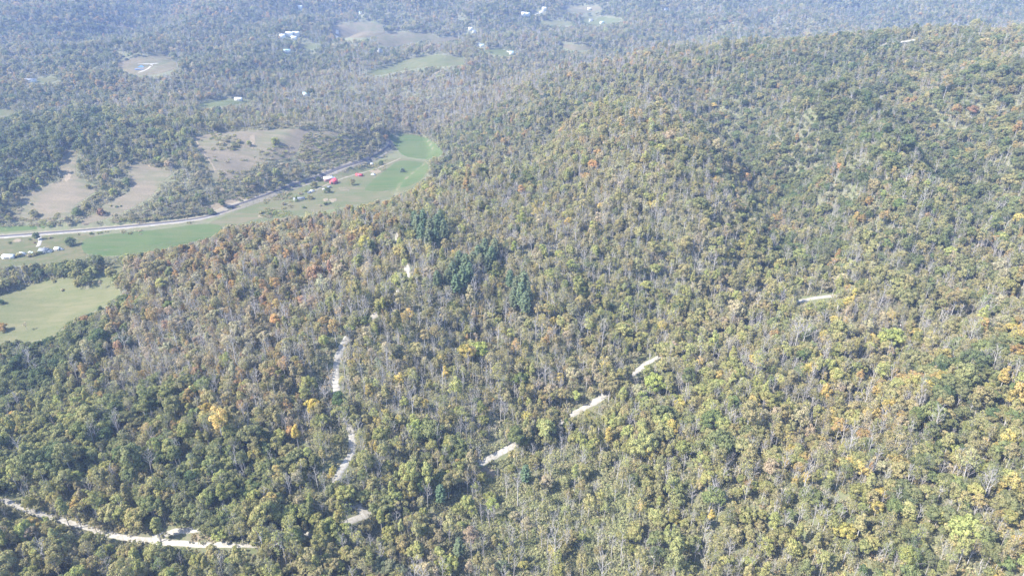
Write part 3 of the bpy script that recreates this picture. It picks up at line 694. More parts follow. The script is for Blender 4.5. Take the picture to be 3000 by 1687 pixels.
def zone_mix(x, y):
    lr = np.log(np.hypot(x, y)+1); az = np.arctan2(x, y)
    zl = np.log(np.hypot(ZP[:,0], ZP[:,1])+1); za = np.arctan2(ZP[:,0], ZP[:,1])
    out = np.empty((len(x), len(ZONES)))
    d = (lr[:,None]-zl)**2 + ((az[:,None]-za)*1.1)**2
    w = 1/(d+.0012)**2.2
    return w/w.sum(1, keepdims=True)
rg = np.random.RandomState(77)
def scatter(cell, rmin, rmax, half, jit=.95):
    xs = np.arange(-rmax*math.sin(half), rmax*math.sin(half), cell); ys = np.arange(0, rmax, cell)
    gx, gy = np.meshgrid(xs, ys); gx = gx.ravel(); gy = gy.ravel()
    gx = gx + rg.uniform(-.5, .5, len(gx))*cell*jit; gy = gy + rg.uniform(-.5, .5, len(gy))*cell*jit
    r = np.hypot(gx, gy); m = (r >= rmin) & (r < rmax) & (np.abs(np.arctan2(gx, gy)) < half)
    return gx[m], gy[m]
def seg_dist(px, py, poly):
    best = np.full(px.shape, 1e9)
    for (ax, ay), (bx, by) in zip(poly[:-1], poly[1:]):
        dx, dy = bx-ax, by-ay; t = np.clip(((px-ax)*dx+(py-ay)*dy)/(dx*dx+dy*dy+1e-9), 0, 1)
        best = np.minimum(best, np.hypot(px-ax-t*dx, py-ay-t*dy))
    return best
def open_mask(x, y, z, ht, rad):
    """True where a plant of that height and crown would stand in an open place"""
    bad = np.zeros(len(x), bool)
    for g in GRASS_W:
        bad |= inside(g, x, y)
    for W, wd in ROADS_W:
        x0, y0 = W.min(0)-20; x1, y1 = W.max(0)+20
        m = np.where((x > x0) & (x < x1) & (y > y0) & (y < y1))[0]
        if len(m):
            dd = np.full(len(m), 1e9)
            for a in range(0, len(W), 2): dd = np.minimum(dd, np.hypot(x[m]-W[a,0], y[m]-W[a,1]))
            bad[m] |= dd < (wd*.5+.4)
    for f, q in ((.0, 0), (.55, .55), (.8, .8), (.97, .3)):
        u, v, dep = to_px(np.stack([x, y, z+ht*f], -1)); pr = rad*q*2000/dep
        for pl in CLEAR_PX: 
            bad |= inside(pl, u, v)
            if q > .5: bad |= inside(pl, u-pr*.8, v) | inside(pl, u+pr*.8, v)
        for poly, hw in OPEN:
            P_ = np.array(poly, float); x0, y0 = P_.min(0)-60; x1, y1 = P_.max(0)+60
            m = np.where((u > x0) & (u < x1) & (v > y0) & (v < y1) & ~bad)[0]
            if len(m): bad[m] |= seg_dist(u[m], v[m], poly) < (hw*.45 + pr[m]*.9)
    for f in (.45, .7, .92):
        u, v, dep = to_px(np.stack([x-sdir[0]/sdir[2]*ht*f, y-sdir[1]/sdir[2]*ht*f, z], -1)); pr = rad*.6*2000/dep
        for poly, hw in OPEN[:25]:
            P_ = np.array(poly, float); x0, y0 = P_.min(0)-60; x1, y1 = P_.max(0)+60
            m = np.where((u > x0) & (u < x1) & (v > y0) & (v < y1) & ~bad)[0]
            if len(m): bad[m] |= (seg_dist(u[m], v[m], poly) < (hw*.3 + pr[m]*.8)) 
    return bad
KEEP_OFF = []          # (x, y, radius) round houses and hand-placed trees
xs1, ys1 = scatter(4.7, 130, 900, .98); xs2, ys2 = scatter(5.9, 900, 1800, .76); xs3, ys3 = scatter(8.0, 1800, 4200, .72)
TX = np.concatenate([xs1, xs2, xs3]); TY = np.concatenate([ys1, ys2, ys3]); TZ = height(TX, TY)
wz = zone_mix(TX, TY); dens = wz @ ZD; wcol = wz @ ZW
cl = .5+.5*sn(TX, TY, 90, .7)*1.0 + .25*sn(TX, TY, 37, 2.1)       # groves and thin places
keep = rg.rand(len(TX)) < dens[:, 0]*np.clip(.80+.30*cl, 0, 1)
keep &= ~((TZ < 4.5) & (TY > 650) & (TX < 60) & (TX > -1200) & (TY < 1180))   # open valley floor
TX, TY, TZ, dens, wcol = TX[keep], TY[keep], TZ[keep], dens[keep], wcol[keep]
ex, ey = [], []
for W, wd in ROADS_W[3:]:
    if np.hypot(*W.mean(0)) > 900: continue
    z_ = height(W[:,0], W[:,1]); uu, vv, _ = to_px(np.column_stack([W, z_+1])); dm = np.full(len(W), 1e9)
    for poly, hw in OPEN[:25]: dm = np.minimum(dm, seg_dist(uu, vv, np.array(poly, float)) - hw*.5)
    for rep_ in range(3):
        k_ = np.where(dm > 6)[0]; a_ = W[k_] - W[k_]/np.linalg.norm(W[k_], axis=1, keepdims=True)*rg.uniform(2.0, 9.0, (len(k_), 1)) + rg.uniform(-1.5, 1.5, (len(k_), 2))
        ex.append(a_[:, 0]); ey.append(a_[:, 1])
ex = np.concatenate(ex); ey = np.concatenate(ey); w_ = zone_mix(ex, ey)
d_ = w_ @ ZD; d_[:, 1:] *= .3
TX = np.concatenate([TX, ex]); TY = np.concatenate([TY, ey]); TZ = np.concatenate([TZ, height(ex, ey)]); dens = np.vstack([dens, d_]); wcol = np.vstack([wcol, w_ @ ZW])
nT = len(TX)
cum = np.cumsum(wcol/wcol.sum(1, keepdims=True), 1)
# neighbours of one kind grow together: low-frequency shift of the draw
draw = (rg.rand(nT)*.66 + .34*(.5+.5*sn(TX+300, TY, 60, 1.2)) + .20*sn(TX, TY+500, 240, 2.3)); draw = np.where(draw > 1, 2-draw, np.abs(draw)); draw = np.clip(draw, 0, .9999)
ci = (draw[:, None] > cum).sum(1).clip(0, len(CN)-1)
tint = CA[ci]*rg.uniform(.78, 1.25, (nT, 1))*rg.uniform(.93, 1.07, (nT, 3))
# autumn mixes: pull each colour a little towards olive
mixk = rg.uniform(.04, .46, (nT, 1)); tint = tint*(1-mixk) + (CA[CN.index('olive')]*.7+CA[CN.index('tan')]*.3)*mixk
u01 = rg.rand(nT); lum = tint.mean(1, keepdims=True); tint = tint*.97 + lum*.06
isbare = u01 < dens[:, 1]*1.45; thin = (~isbare) & (rg.rand(nT) < dens[:, 2]*1.35)
kidx = np.zeros(nT, int)
dark = (ci == CN.index('dk')) | (ci == CN.index('mid')) | (ci == CN.index('blue'))
full = np.array([0,1,2,3,4,5,6]); lo = np.array([7,8,9,10,11,12,13,0,1]); th_i = np.array([14,15,16,17,14,15,7])
kidx = np.where(dark, full[rg.randint(0, 7, nT)], np.where(rg.rand(nT) < .5, full[rg.randint(0, 7, nT)], lo[rg.randint(0, 9, nT)]))
kidx = np.where(thin, th_i[rg.randint(0, 7, nT)], kidx)
bidx = rg.randint(0, 6, nT)
pH = np.array([p[3] for p in PROTO]); pR = np.array([p[4] for p in PROTO])
scl = (.46 + .44*rg.rand(nT)**1.4)*np.where(rg.rand(nT) < .09, 1.4, 1.0)
scl *= np.where(np.hypot(TX, TY) > 1800, 1.2, 1.0)
hts = np.where(isbare, 17.0, pH[kidx])*scl; slim = np.where(isbare, 1.25, np.where(kidx >= 7, 1.15, 1.0)); rad = np.where(isbare, 2.2, pR[kidx])*scl; hts = hts*slim
bad = open_mask(TX, TY, TZ, hts, rad)
# yards and buildings keep clear
BLD_PX = [(28,750),(68,744),(92,738),(130,730),(170,728),(877,582),(963,524),(978,534),(1053,513),(1094,513),(962,548),
          (700,292),(898,276),(830,109),(850,108),(870,104),(843,152),(91,238),(880,24),(1058,41),(1538,45),(1594,29),(1726,28),(1730,62),(1763,69),(1950,28),(1378,88),(1388,95),(1404,134),(1411,137),(1497,157),(1113,151)]
BW = hit(np.array([b[0] for b in BLD_PX], float), np.array([b[1] for b in BLD_PX], float)+3)
for (bx, by, bz), (bu, bv) in zip(BW, BLD_PX):
    far_ = math.hypot(bx, by)
    bad |= np.hypot(TX-bx, TY-by) < 12
    uu, vv, dd = to_px(np.stack([TX, TY, TZ+hts*.7], -1))
    bad |= (np.abs(uu-bu) < rad*1500/dd + 9) & (np.abs(vv-bv) < 5+rad*1100/dd) & (np.hypot(TX, TY) < far_+6) & (np.hypot(TX, TY) > far_*.80)

# pines of the spur, placed where their crowns stand in the photograph: (u, v of mid crown, scale)
PINES = [(1222,655,.95),(1240,640,.9),(1260,660,1.0),(1280,648,.9),(1235,680,.95),(1300,670,.9),(1255,690,.95),(1275,690,.9),(1215,640,.8),(1290,640,.8),
         (1325,790,.95),(1345,760,1.0),(1365,775,1.0),(1355,810,.95),(1335,825,.85),(1385,760,.95),(1400,745,.9),(1420,730,1.0),(1440,745,1.0),(1430,765,.95),(1450,725,.9),(1375,800,.9),(1310,808,.8),
         (1515,835,1.0),(1535,830,1.1),(1528,862,1.05),(1545,860,1.0),(1505,870,.85),(1495,815,.8),(1540,885,.9),(1280,810,.75),
         (1290,1440,.7),(1540,1385,.65),(1345,1600,.65)]
def under(u, v, hgt):
    """ground point of something whose middle is seen at (u, v), hgt metres up"""
    D = ray(u, v); P = hit([u], [v])[0]
    for _ in range(14):
        g = float(height(np.array([P[0]]), np.array([P[1]]))[0]); t = (g + hgt - H)/D[2]; P = D*t*.5 + P*.5 if _ < 6 else D*t
    g = float(height(np.array([P[0]]), np.array([P[1]]))[0]); return np.array([P[0], P[1], g])
PINES = [(u, v, s*1.08) for u, v, s in PINES]
PW = np.array([under(u, v, 14*s) for u, v, s in PINES])
for p in PW: bad |= (np.hypot(TX-p[0], TY-p[1]) < 5.5) | ((np.abs(TX-p[0]*TY/p[1]) < 4.5) & (TY < p[1]) & (TY > p[1]-13))

# single trees and bushes of the open ground: (u, v, height of crown middle, scale, colour, form, label)
SINGLES = [
 (106,694,5,.62,'mid','round','round dark green tree beside the white driveway under the road'),
 (204,705,6,.80,'mid','round','large round green tree alone between the sheds and the hay field'),
 (960,559,4,.62,'mid','broad','round green tree on the lawn just below the red barn'),
 (1033,535,5,.62,'olive','round','olive tree alone on the green field right of the red barn'),
 (920,541,5,.72,'olive','round','olive tree left of the red barn beside the farm track'),
 (932,525,4,.5,'mid','round','small green tree behind the farm track left of the pink-walled building'),
 (730,423,4,.55,'yg','round','yellow-green tree alone in the upper pasture, left of a larger one'),
 (806,414,6,.80,'yg','broad','largest yellow-green tree standing in the upper hill pasture'),
 (856,424,4,.55,'olive','round','yellow-green tree at the right side of the upper hill pasture'),
 (560,384,7,.72,'dk','round','dark tree at the upper left corner of the hill pasture'),
 (340,510,7,.85,'lime','broad','bright yellow-green spreading tree between the two lower pastures'),
 (372,530,6,.7,'mid','round','dark round tree at the right tip of the grove between the pastures'),
 (122,552,5,.62,'yg','round','yellow-green tree at the left edge of the left pasture'),
 (295,622,4,.68,'rust','broad','purple-brown bushy tree in the pasture above the road'),
 (96,626,5,.72,'olive','broad','olive tree cluster at the foot of the left pasture'),
 (172,638,6,.8,'olive','loose','pale-trunked olive tree beside the road below the left pasture'),
 (225,618,6,.8,'mid','broad','green tree right of the pale-trunked one above the road'),
 (255,600,6,.75,'olive','round','olive tree uphill in the row between the lower pastures'),
 (300,578,6,.8,'olive','loose','loose olive tree at the bend of the middle pasture'),
 (330,560,6,.75,'yg','round','yellow-green tree at the lower edge of the grove between pastures'),
 (620,625,3,.6,'mid','broad','dark green tree hugging the road bank at its bend'),
 (650,598,4,.66,'mid','broad','wide green tree above the road bend'),
 (550,648,3,.5,'tan','thin','grey leafless-looking scrub tree beside the road bend'),
 (1180,500,4,.5,'blue','round','small blue-green tree beside the upper green field'),
 (1275,470,6,.75,'olive','round','olive tree at the right end of the strip between the green fields'),
 (1116,478,4,.55,'mid','round','green tree beside the road near its far curve'),
 (236,786,5,.6,'org','round','orange tree on the crest between the two lobes of the near meadow'),
 (240,825,4,.62,'olive','round','olive tree in the gap at the top of the near meadow'),
 (228,832,3,.5,'olive','round','small olive tree in the gap at the top of the near meadow'),
 (322,800,5,.72,'olive','broad','olive tree at the upper right of the near meadow'),
 (295,838,4,.55,'tan','thin','grey twiggy tree standing in the near meadow'),
 (78,964,3,.5,'tan','thin','small grey leafless tree low in the near meadow'),
 (10,962,3,.55,'org','broad','reddish bush at the left edge of the near meadow'),
 (200,1000,5,.7,'org','round','rust-orange tree at the foot of the near meadow'),
 (1525,1110,8,1.0,'mid','broad','dark green tree left of the gravel road in the middle wood'),
 (1658,1255,5,.62,'mid','column','narrow dark green tree in a shaded gap below the hollow road'),
 (1918,1115,8,1.15,'lime','broad','large yellow-green tree in front of the gravel road in the hollow'),
 (1940,960,8,1.1,'yel','thin','pale yellow spreading tree with white limbs above the hollow road'),
 (2455,895,8,1.0,'yg','thin','pale yellow-green tree with white trunk beside the far end of the hollow road'),
 (870,1280,7,.95,'yel','column','golden yellow tall tree left of the gravel road bend'),
 (915,1195,6,.9,'yel','broad','golden yellow wide tree above left of the gravel road bend'),
 (995,1178,7,.95,'dk','round','dark green tree standing at the gravel road between two open stretches'),
 (1305,1105,7,.9,'yel','column','yellow column-shaped tree in the middle of the lower wood'),
 (1508,730,7,.9,'lime','column','bright yellow narrow tree right of the second pine group'),
 (1400,1020,8,1.0,'lime','broad','bright green tree in the middle wood below the pines'),
 (2820,418,7,1.0,'rust','round','red-orange tree on the upper right slope'),
 (40,1230,6,.9,'org','broad','orange tree at the left edge above the dark green wood'),
 (500,905,6,.9,'mid','round','dark green tree among the tan ones above the middle wood'),
 (500,790,6,.8,'rust','column','pinkish red tree near the crest above the valley'),
]
SMALL = [(92,598,.9,'mid','dark green bush alone in the left pasture'),(88,702,.8,'mid','small bush left of the round tree by the driveway'),(148,697,1.1,'tan','brown bush above the house by the road'),
 (102,711,.8,'rust','reddish brown bush near the driveway'),(267,684,1.1,'mid','dark bush between road and green hay field'),(230,687,.8,'tan','grey bush at the upper corner of the hay field'),
 (30,712,1.0,'mid','dark bush left of the bare patch in the yard'),(56,748,1.9,'olive','olive bush between the two white buildings'),(100,746,1.7,'olive','olive bush in front of the white trailer'),(117,742,1.6,'mid','dark bush left of the grey-roofed house'),(84,750,1.4,'tan','brown bush near the left white sheds'),
 (341,606,.9,'mid','left one of two dark bushes in the lower pasture'),(353,604,.8,'mid','right one of two dark bushes in the lower pasture'),(325,603,.8,'olive','olive bush left of the pair in the lower pasture'),
 (258,550,1.9,'olive','wide olive bush at the neck of the left pasture'),(869,588,1.7,'mid','dark conical bush in front of the long mobile home'),(909,580,2.1,'olive','olive bush right of the long mobile home'),
 (955,597,1.6,'mid','green bush below the sandy patch in the valley'),(967,595,1.0,'mid','small green bush right of another below the sandy patch'),(938,602,1.0,'tan','grey bush on the lower valley meadow'),(891,608,1.3,'mid','green bush at the right end of the brush strip'),
 (832,597,1.7,'tan','grey bush left of the mobile home on the slope'),(765,624,1.5,'olive','olive bush above the tan earth patch'),(805,625,1.9,'lime','bright yellow-green bush beside the tan earth patch'),(790,628,1.6,'mid','green bush between tan patch and bright bush'),
 (1027,492,1.3,'blue','blue-green bush beside the road above the red shed'),(138,819,1.1,'mid','left dark bush at the top edge of the near meadow'),(157,825,1.2,'olive','right olive bush at the top edge of the near meadow'),
 (183,850,.9,'tan','brown low bush in the near meadow'),(3,885,1.6,'dk','dark bush at the left frame edge in the near meadow'),(895,560,1.5,'yg','yellow-green bush behind the trailer beside the farm track'),(880,568,1.5,'tan','brown bush above the mobile home'),
 (497,400,1.0,'mid','dark bush in the notch at the left of the hill pasture'),(590,411,.9,'tan','small grey bush near the left corner of the hill pasture'),(650,420,1.9,'tan','grey brush thicket left in the hill pasture'),(685,428,2.0,'olive','olive thicket beside the yellow tree in the hill pasture'),(665,412,2.0,'tan','grey-green thicket in the upper hill pasture'),(700,415,1.9,'olive','olive thicket above the other ones in the hill pasture')]
SW = np.array([under(u, v, h_*1.4*s) for u, v, h_, s, *_ in SINGLES]); BWs = np.array([under(u, v, 1.0*s) for u, v, s, *_ in SMALL])
for p, s in zip(SW, SINGLES): bad |= np.hypot(TX-p[0], TY-p[1]) < 5.5*s[3] + 1.5
ok = ~bad
TX, TY, TZ, kidx, bidx, tint, scl, hts, rad, isbare, ci, thin, slim = [a[ok] for a in (TX, TY, TZ, kidx, bidx, tint, scl, hts, rad, isbare, ci, thin, slim)]
rot = rg.uniform(0, 2*math.pi, len(TX))
tu, tv, td = to_px(np.stack([TX, TY, TZ+hts*.7], -1))
inframe = (tu > -10) & (tu < 3010) & (tv > -5) & (tv < 1700)
app = rad/td

sz = scl[:, None]*np.column_stack([rg.uniform(.88,1.14,len(scl)), rg.uniform(.88,1.14,len(scl)), rg.uniform(.88,1.12,len(scl))*slim])

# ------------------------------------------------------------------ individual trees: the ones that show largest
CNAME = {'dk': 'dark green', 'mid': 'mid green', 'yg': 'yellow-green', 'olive': 'olive green', 'yel': 'golden yellow', 'org': 'orange', 'rust': 'rust red', 'tan': 'tan brown', 'blue': 'blue-green', 'lime': 'bright lime'}
FORM = {'round': 'round', 'broad': 'wide', 'loose': 'loose', 'column': 'narrow', 'thin': 'sparse'}
ORD = ['', 'second', 'third', 'fourth', 'fifth', 'sixth', 'seventh', 'eighth', 'ninth', 'tenth', 'eleventh', 'twelfth', 'thirteenth', 'fourteenth', 'fifteenth', 'sixteenth', 'seventeenth', 'eighteenth', 'nineteenth', 'twentieth']
def place_name(u, v):
    names = ['far left', 'left', 'left of centre', 'centre', 'right of centre', 'right', 'far right']
    k = int(np.clip(u/3000*7, 0, 6))
    row = 'bottom edge' if v > 1560 else ('lower wood' if v > 1400 else 'middle wood')
    return '%s of %s' % ({0:'far left', 1:'left', 2:'centre-left', 3:'centre', 4:'centre-right', 5:'right', 6:'far right'}[k], row) if row != 'bottom edge' else '%s of bottom edge' % names[k]
def make_tree(name, cmesh, tmesh, loc, rz, s, tnt=None, label=None, cat='tree', group=None):
    e = empty(name, loc, rz, s); c = link('crown', cmesh, e); t = link('trunk', tmesh, e)
    if tnt is not None: c['tint'] = [float(x) for x in tnt]
    tag(e, label, cat, group); return e
def pick(mask, n):
    idx = np.where(mask & inframe)[0]; return idx[np.argsort(-app[idx])][:n]
n_single = len(SINGLES)
big = pick(~isbare, 300 - n_single)
from collections import defaultdict
def labels(idx, base):
    groups = defaultdict(list)
    for q in idx: groups[(base(q), place_name(tu[q], tv[q]))].append(q)
    out = {}
    for (b_, p_), lst in groups.items():
        lst.sort(key=lambda q: tu[q])
        for r_, q in enumerate(lst):
            if len(lst) == 1: out[q] = '%s at the %s' % (b_, p_)
            elif r_ == 0: out[q] = '%s, leftmost at the %s' % (b_, p_)
            else: out[q] = '%s, %s from left at the %s' % (b_, ORD[min(r_, 19)], p_)
    return out
lab = labels(big, lambda q: '%s %s tree' % (FORM[PROTO[kidx[q]][5]], CNAME[CN[ci[q]]]))
for q in big:
    p = PROTO[kidx[q]]
    make_tree('broadleaf_tree', p[1], p[2], (TX[q], TY[q], TZ[q]), rot[q], tuple(sz[q]), tint[q], lab[q], 'tree', 'broadleaf trees of the near wood')
nb_ = pick(isbare, 130)
lab = labels(nb_, lambda q: '%s leafless grey tree' % ('tall' if scl[q] > .85 else 'slim'))
for q in nb_:
    p = BARE[bidx[q]]
    make_tree('bare_tree', p[1], p[2], (TX[q], TY[q], TZ[q]), rot[q], tuple(sz[q]), None, lab[q], 'bare tree', 'leafless trees of the near wood')
used = np.zeros(len(TX), bool); used[big] = True; used[nb_] = True
for k, (p, (u, v, s)) in enumerate(zip(PW, PINES)):
    pr = PINE[k % 4]
    grp = 'upper pine group near the crest' if k < 10 else ('middle pine group on the spur' if k < 23 else ('lower pine group on the spur' if k < 31 else 'lone pines of the lower wood'))
    lb = {0: 'upper pine group near the crest', 1: 'middle pine group with gaps on the spur', 2: 'dense lower pine group on the spur', 3: 'lower wood'}[0 if k < 10 else 1 if k < 23 else 2 if k < 31 else 3]
    rng_ = (0,10) if k < 10 else (10,23) if k < 23 else (23,31) if k < 31 else (31, len(PINES))
    r_ = sorted(range(*rng_), key=lambda q: PINES[q][0]).index(k)
    make_tree('pine_tree', pr[0], pr[1], tuple(p), k*1.3, s, (.175*random.Random(k).uniform(.85,1.1), .215, .125), 'blue-green pine, %s from left in the %s' % ('first' if r_ == 0 else ORD[r_], lb), 'pine tree', grp)
r9 = np.random.RandomState(9)
for k, (p, s) in enumerate(zip(SW, SINGLES)):
    kk = [i for i, q in enumerate(KINDS) if q == s[5]]; pr = PROTO[kk[k % len(kk)]]
    if s[5] in ('round', 'broad') and (s[1] < 700 and s[1] != 418 or k in (0,1,2) or 770 < s[1] < 1010 and s[0] < 350): pr = FIELD[k % 3]; s = (*s[:3], s[3]*1.3, *s[4:])
    make_tree('broadleaf_tree', pr[1], pr[2], tuple(p), k*.9, s[3], np.array(COLS[s[4]])*r9.uniform(.95, 1.2), s[6], 'tree', 'single trees of the open ground and wood')
for k, (p, s) in enumerate(zip(BWs, SMALL)):
    pr = BUSH[3 + k % 2] if 'conical' in s[4] else BUSH[k % 3]
    make_tree('bush', pr[0], pr[1], tuple(p), k*1.7, s[2], np.array(COLS[s[3]])*r9.uniform(.9, 1.15), s[4], 'bush', 'bushes of the open ground')

# ------------------------------------------------------------------ the rest of the wood: one object per kind of growth
def stuff(name, meshes, P, idx, tnt, s, rz, label, cat):
    c = bpy.data.collections.new(name + '_kinds')
    for m in meshes:
        o = bpy.data.objects.new(m.name, m); c.objects.link(o)
    me = bpy.data.meshes.new(name); me.vertices.add(len(P)); me.vertices.foreach_set('co', np.asarray(P, np.float32).ravel())
    a = me.attributes.new('proto', 'INT', 'POINT'); a.data.foreach_set('value', np.asarray(idx, np.int32))
    a = me.attributes.new('tint', 'FLOAT_VECTOR', 'POINT'); a.data.foreach_set('vector', np.asarray(tnt, np.float32).ravel())
    a = me.attributes.new('turn', 'FLOAT_VECTOR', 'POINT'); a.data.foreach_set('vector', np.column_stack([np.zeros(len(P)), np.zeros(len(P)), rz]).astype(np.float32).ravel())
    a = me.attributes.new('size', 'FLOAT_VECTOR', 'POINT'); a.data.foreach_set('vector', np.asarray(s, np.float32).ravel())
    me.update()
    o = link(name, me)
    ng = bpy.data.node_groups.new(name, 'GeometryNodeTree')
    ng.interface.new_socket('Geometry', in_out='INPUT', socket_type='NodeSocketGeometry'); ng.interface.new_socket('Geometry', in_out='OUTPUT', socket_type='NodeSocketGeometry')
    N, L = ng.nodes, ng.links
    gi = N.new('NodeGroupInput'); go = N.new('NodeGroupOutput'); ip = N.new('GeometryNodeInstanceOnPoints'); ci_ = N.new('GeometryNodeCollectionInfo')
    ci_.inputs['Collection'].default_value = c; ci_.inputs['Separate Children'].default_value = True; ci_.inputs['Reset Children'].default_value = True
    def na(nm, ty):
        x = N.new('GeometryNodeInputNamedAttribute'); x.data_type = ty; x.inputs['Name'].default_value = nm; return x.outputs['Attribute']
    L.new(gi.outputs[0], ip.inputs['Points']); L.new(ci_.outputs[0], ip.inputs['Instance']); ip.inputs['Pick Instance'].default_value = True
    L.new(na('proto', 'INT'), ip.inputs['Instance Index']); L.new(na('turn', 'FLOAT_VECTOR'), ip.inputs['Rotation']); L.new(na('size', 'FLOAT_VECTOR'), ip.inputs['Scale'])
    L.new(ip.outputs[0], go.inputs[0])
    md = o.modifiers.new('growth', 'NODES'); md.node_group = ng
    tag(o, label, cat, kind='stuff'); return o
f = (~used) & (~isbare)
stuff('woodland', [p[0] for p in PROTO], np.column_stack([TX, TY, TZ])[f], kidx[f], tint[f], sz[f], rot[f], 'mixed green and autumn-coloured wood covering the hills beyond the nearest trees', 'woodland')
f = (~used) & isbare
stuff('leafless_woodland', [b[0] for b in BARE], np.column_stack([TX, TY, TZ])[f], bidx[f], tint[f], sz[f], rot[f], 'pale leafless trunks scattered through the autumn wood on the hills', 'woodland')
# brush under the trees
bx, by = scatter(4.3, 130, 1400, .95)
lp = hit([1600], [1540])[0]; ex = lp[0] + rg.normal(0, 38, 900); ey = lp[1] + rg.normal(0, 34, 900); bx = np.concatenate([bx, ex]); by = np.concatenate([by, ey]); bz = height(bx, by)
wz = zone_mix(bx, by); wc = wz @ ZW; dd = wz @ ZD
kp = ~((bz < 4.5) & (by > 650) & (bx < 60) & (bx > -1200) & (by < 1180)); kp &= rg.rand(len(bx)) < .95
bx, by, bz, wc, dd = bx[kp], by[kp], bz[kp], wc[kp], dd[kp]
s_ = rg.uniform(.55, 1.15, len(bx))
bb = open_mask(bx, by, bz, 2.0*s_, 3.0*s_)
cc = (rg.rand(len(bx))[:, None] > np.cumsum(wc/wc.sum(1, keepdims=True), 1)).sum(1).clip(0, len(CN)-1)
tb = CA[cc]*.5 + np.array([.35,.32,.22])*.55; tb *= rg.uniform(.75, 1.2, (len(bx), 1))
# lush low growth in the opening at the bottom of the view
lp = hit([1620], [1540])[0]; lw = np.exp(-((bx-lp[0])**2+(by-lp[1])**2)/(2*45**2))*(.35+.65*rg.rand(len(bx)))*(.6+.4*sn(bx, by, 31, .8)); tb = tb*(1-lw[:,None]) + np.array([.25,.29,.12])*lw[:,None]*rg.uniform(.8,1.1,(len(bx),1))
g_ = ~bb
S3 = np.column_stack([s_, s_, s_*rg.uniform(.7,1.3,len(s_))])
stuff('undergrowth', BRUSH, np.column_stack([bx, by, bz])[g_], rg.randint(0, 6, g_.sum()), tb[g_], S3[g_], rg.uniform(0, 6.28, g_.sum()), 'low brush and saplings on the ground between the trees', 'undergrowth')
# scrub of the hill side over the road
sp = []
for (u0, v0, u1, v1, n_) in ((600,545,860,590,150),(640,500,900,540,120),(880,440,1130,500,200),(880,390,1090,470,420),(330,630,560,655,120),(620,395,700,440,60),(750,560,850,600,10),(770,640,890,612,40),(290,689,420,676,9),(850,585,905,612,22),(600,460,760,480,8),(760,430,880,470,40),(480,560,620,640,170),(0,640,170,665,40)):
    u_ = rg.uniform(u0, u1, n_); v_ = rg.uniform(min(v0,v1), max(v0,v1), n_); sp.append(hit(u_, v_))
sp = np.vstack(sp); su, sv, _ = to_px(sp)
okk = seg_dist(su, sv, np.array(RD, float)) > 7
for a in (M_HAY,): pass
for bx_, by_, _z in BW: okk &= np.hypot(sp[:,0]-bx_, sp[:,1]-by_) > 13
okk &= ~(inside(GRASS_W[3], sp[:,0], sp[:,1]) & (sv > 500) & ((su > 855) | (su < 700)))
sp = sp[okk]; n_ = len(sp); cc = rg.choice([CN.index(c) for c in ('olive','tan','mid','olive','yg','tan')], n_)
s_ = rg.uniform(.6, 1.5, n_); stuff('scrub', [b for b in BRUSH], sp, rg.randint(0,6,n_), CA[cc]*rg.uniform(.8,1.2,(n_,1)), np.column_stack([s_*.75]*2+[s_*.85]), rg.uniform(0,6.28,n_), 'grey-green scrub on the bank and hill side above the road', 'scrub')

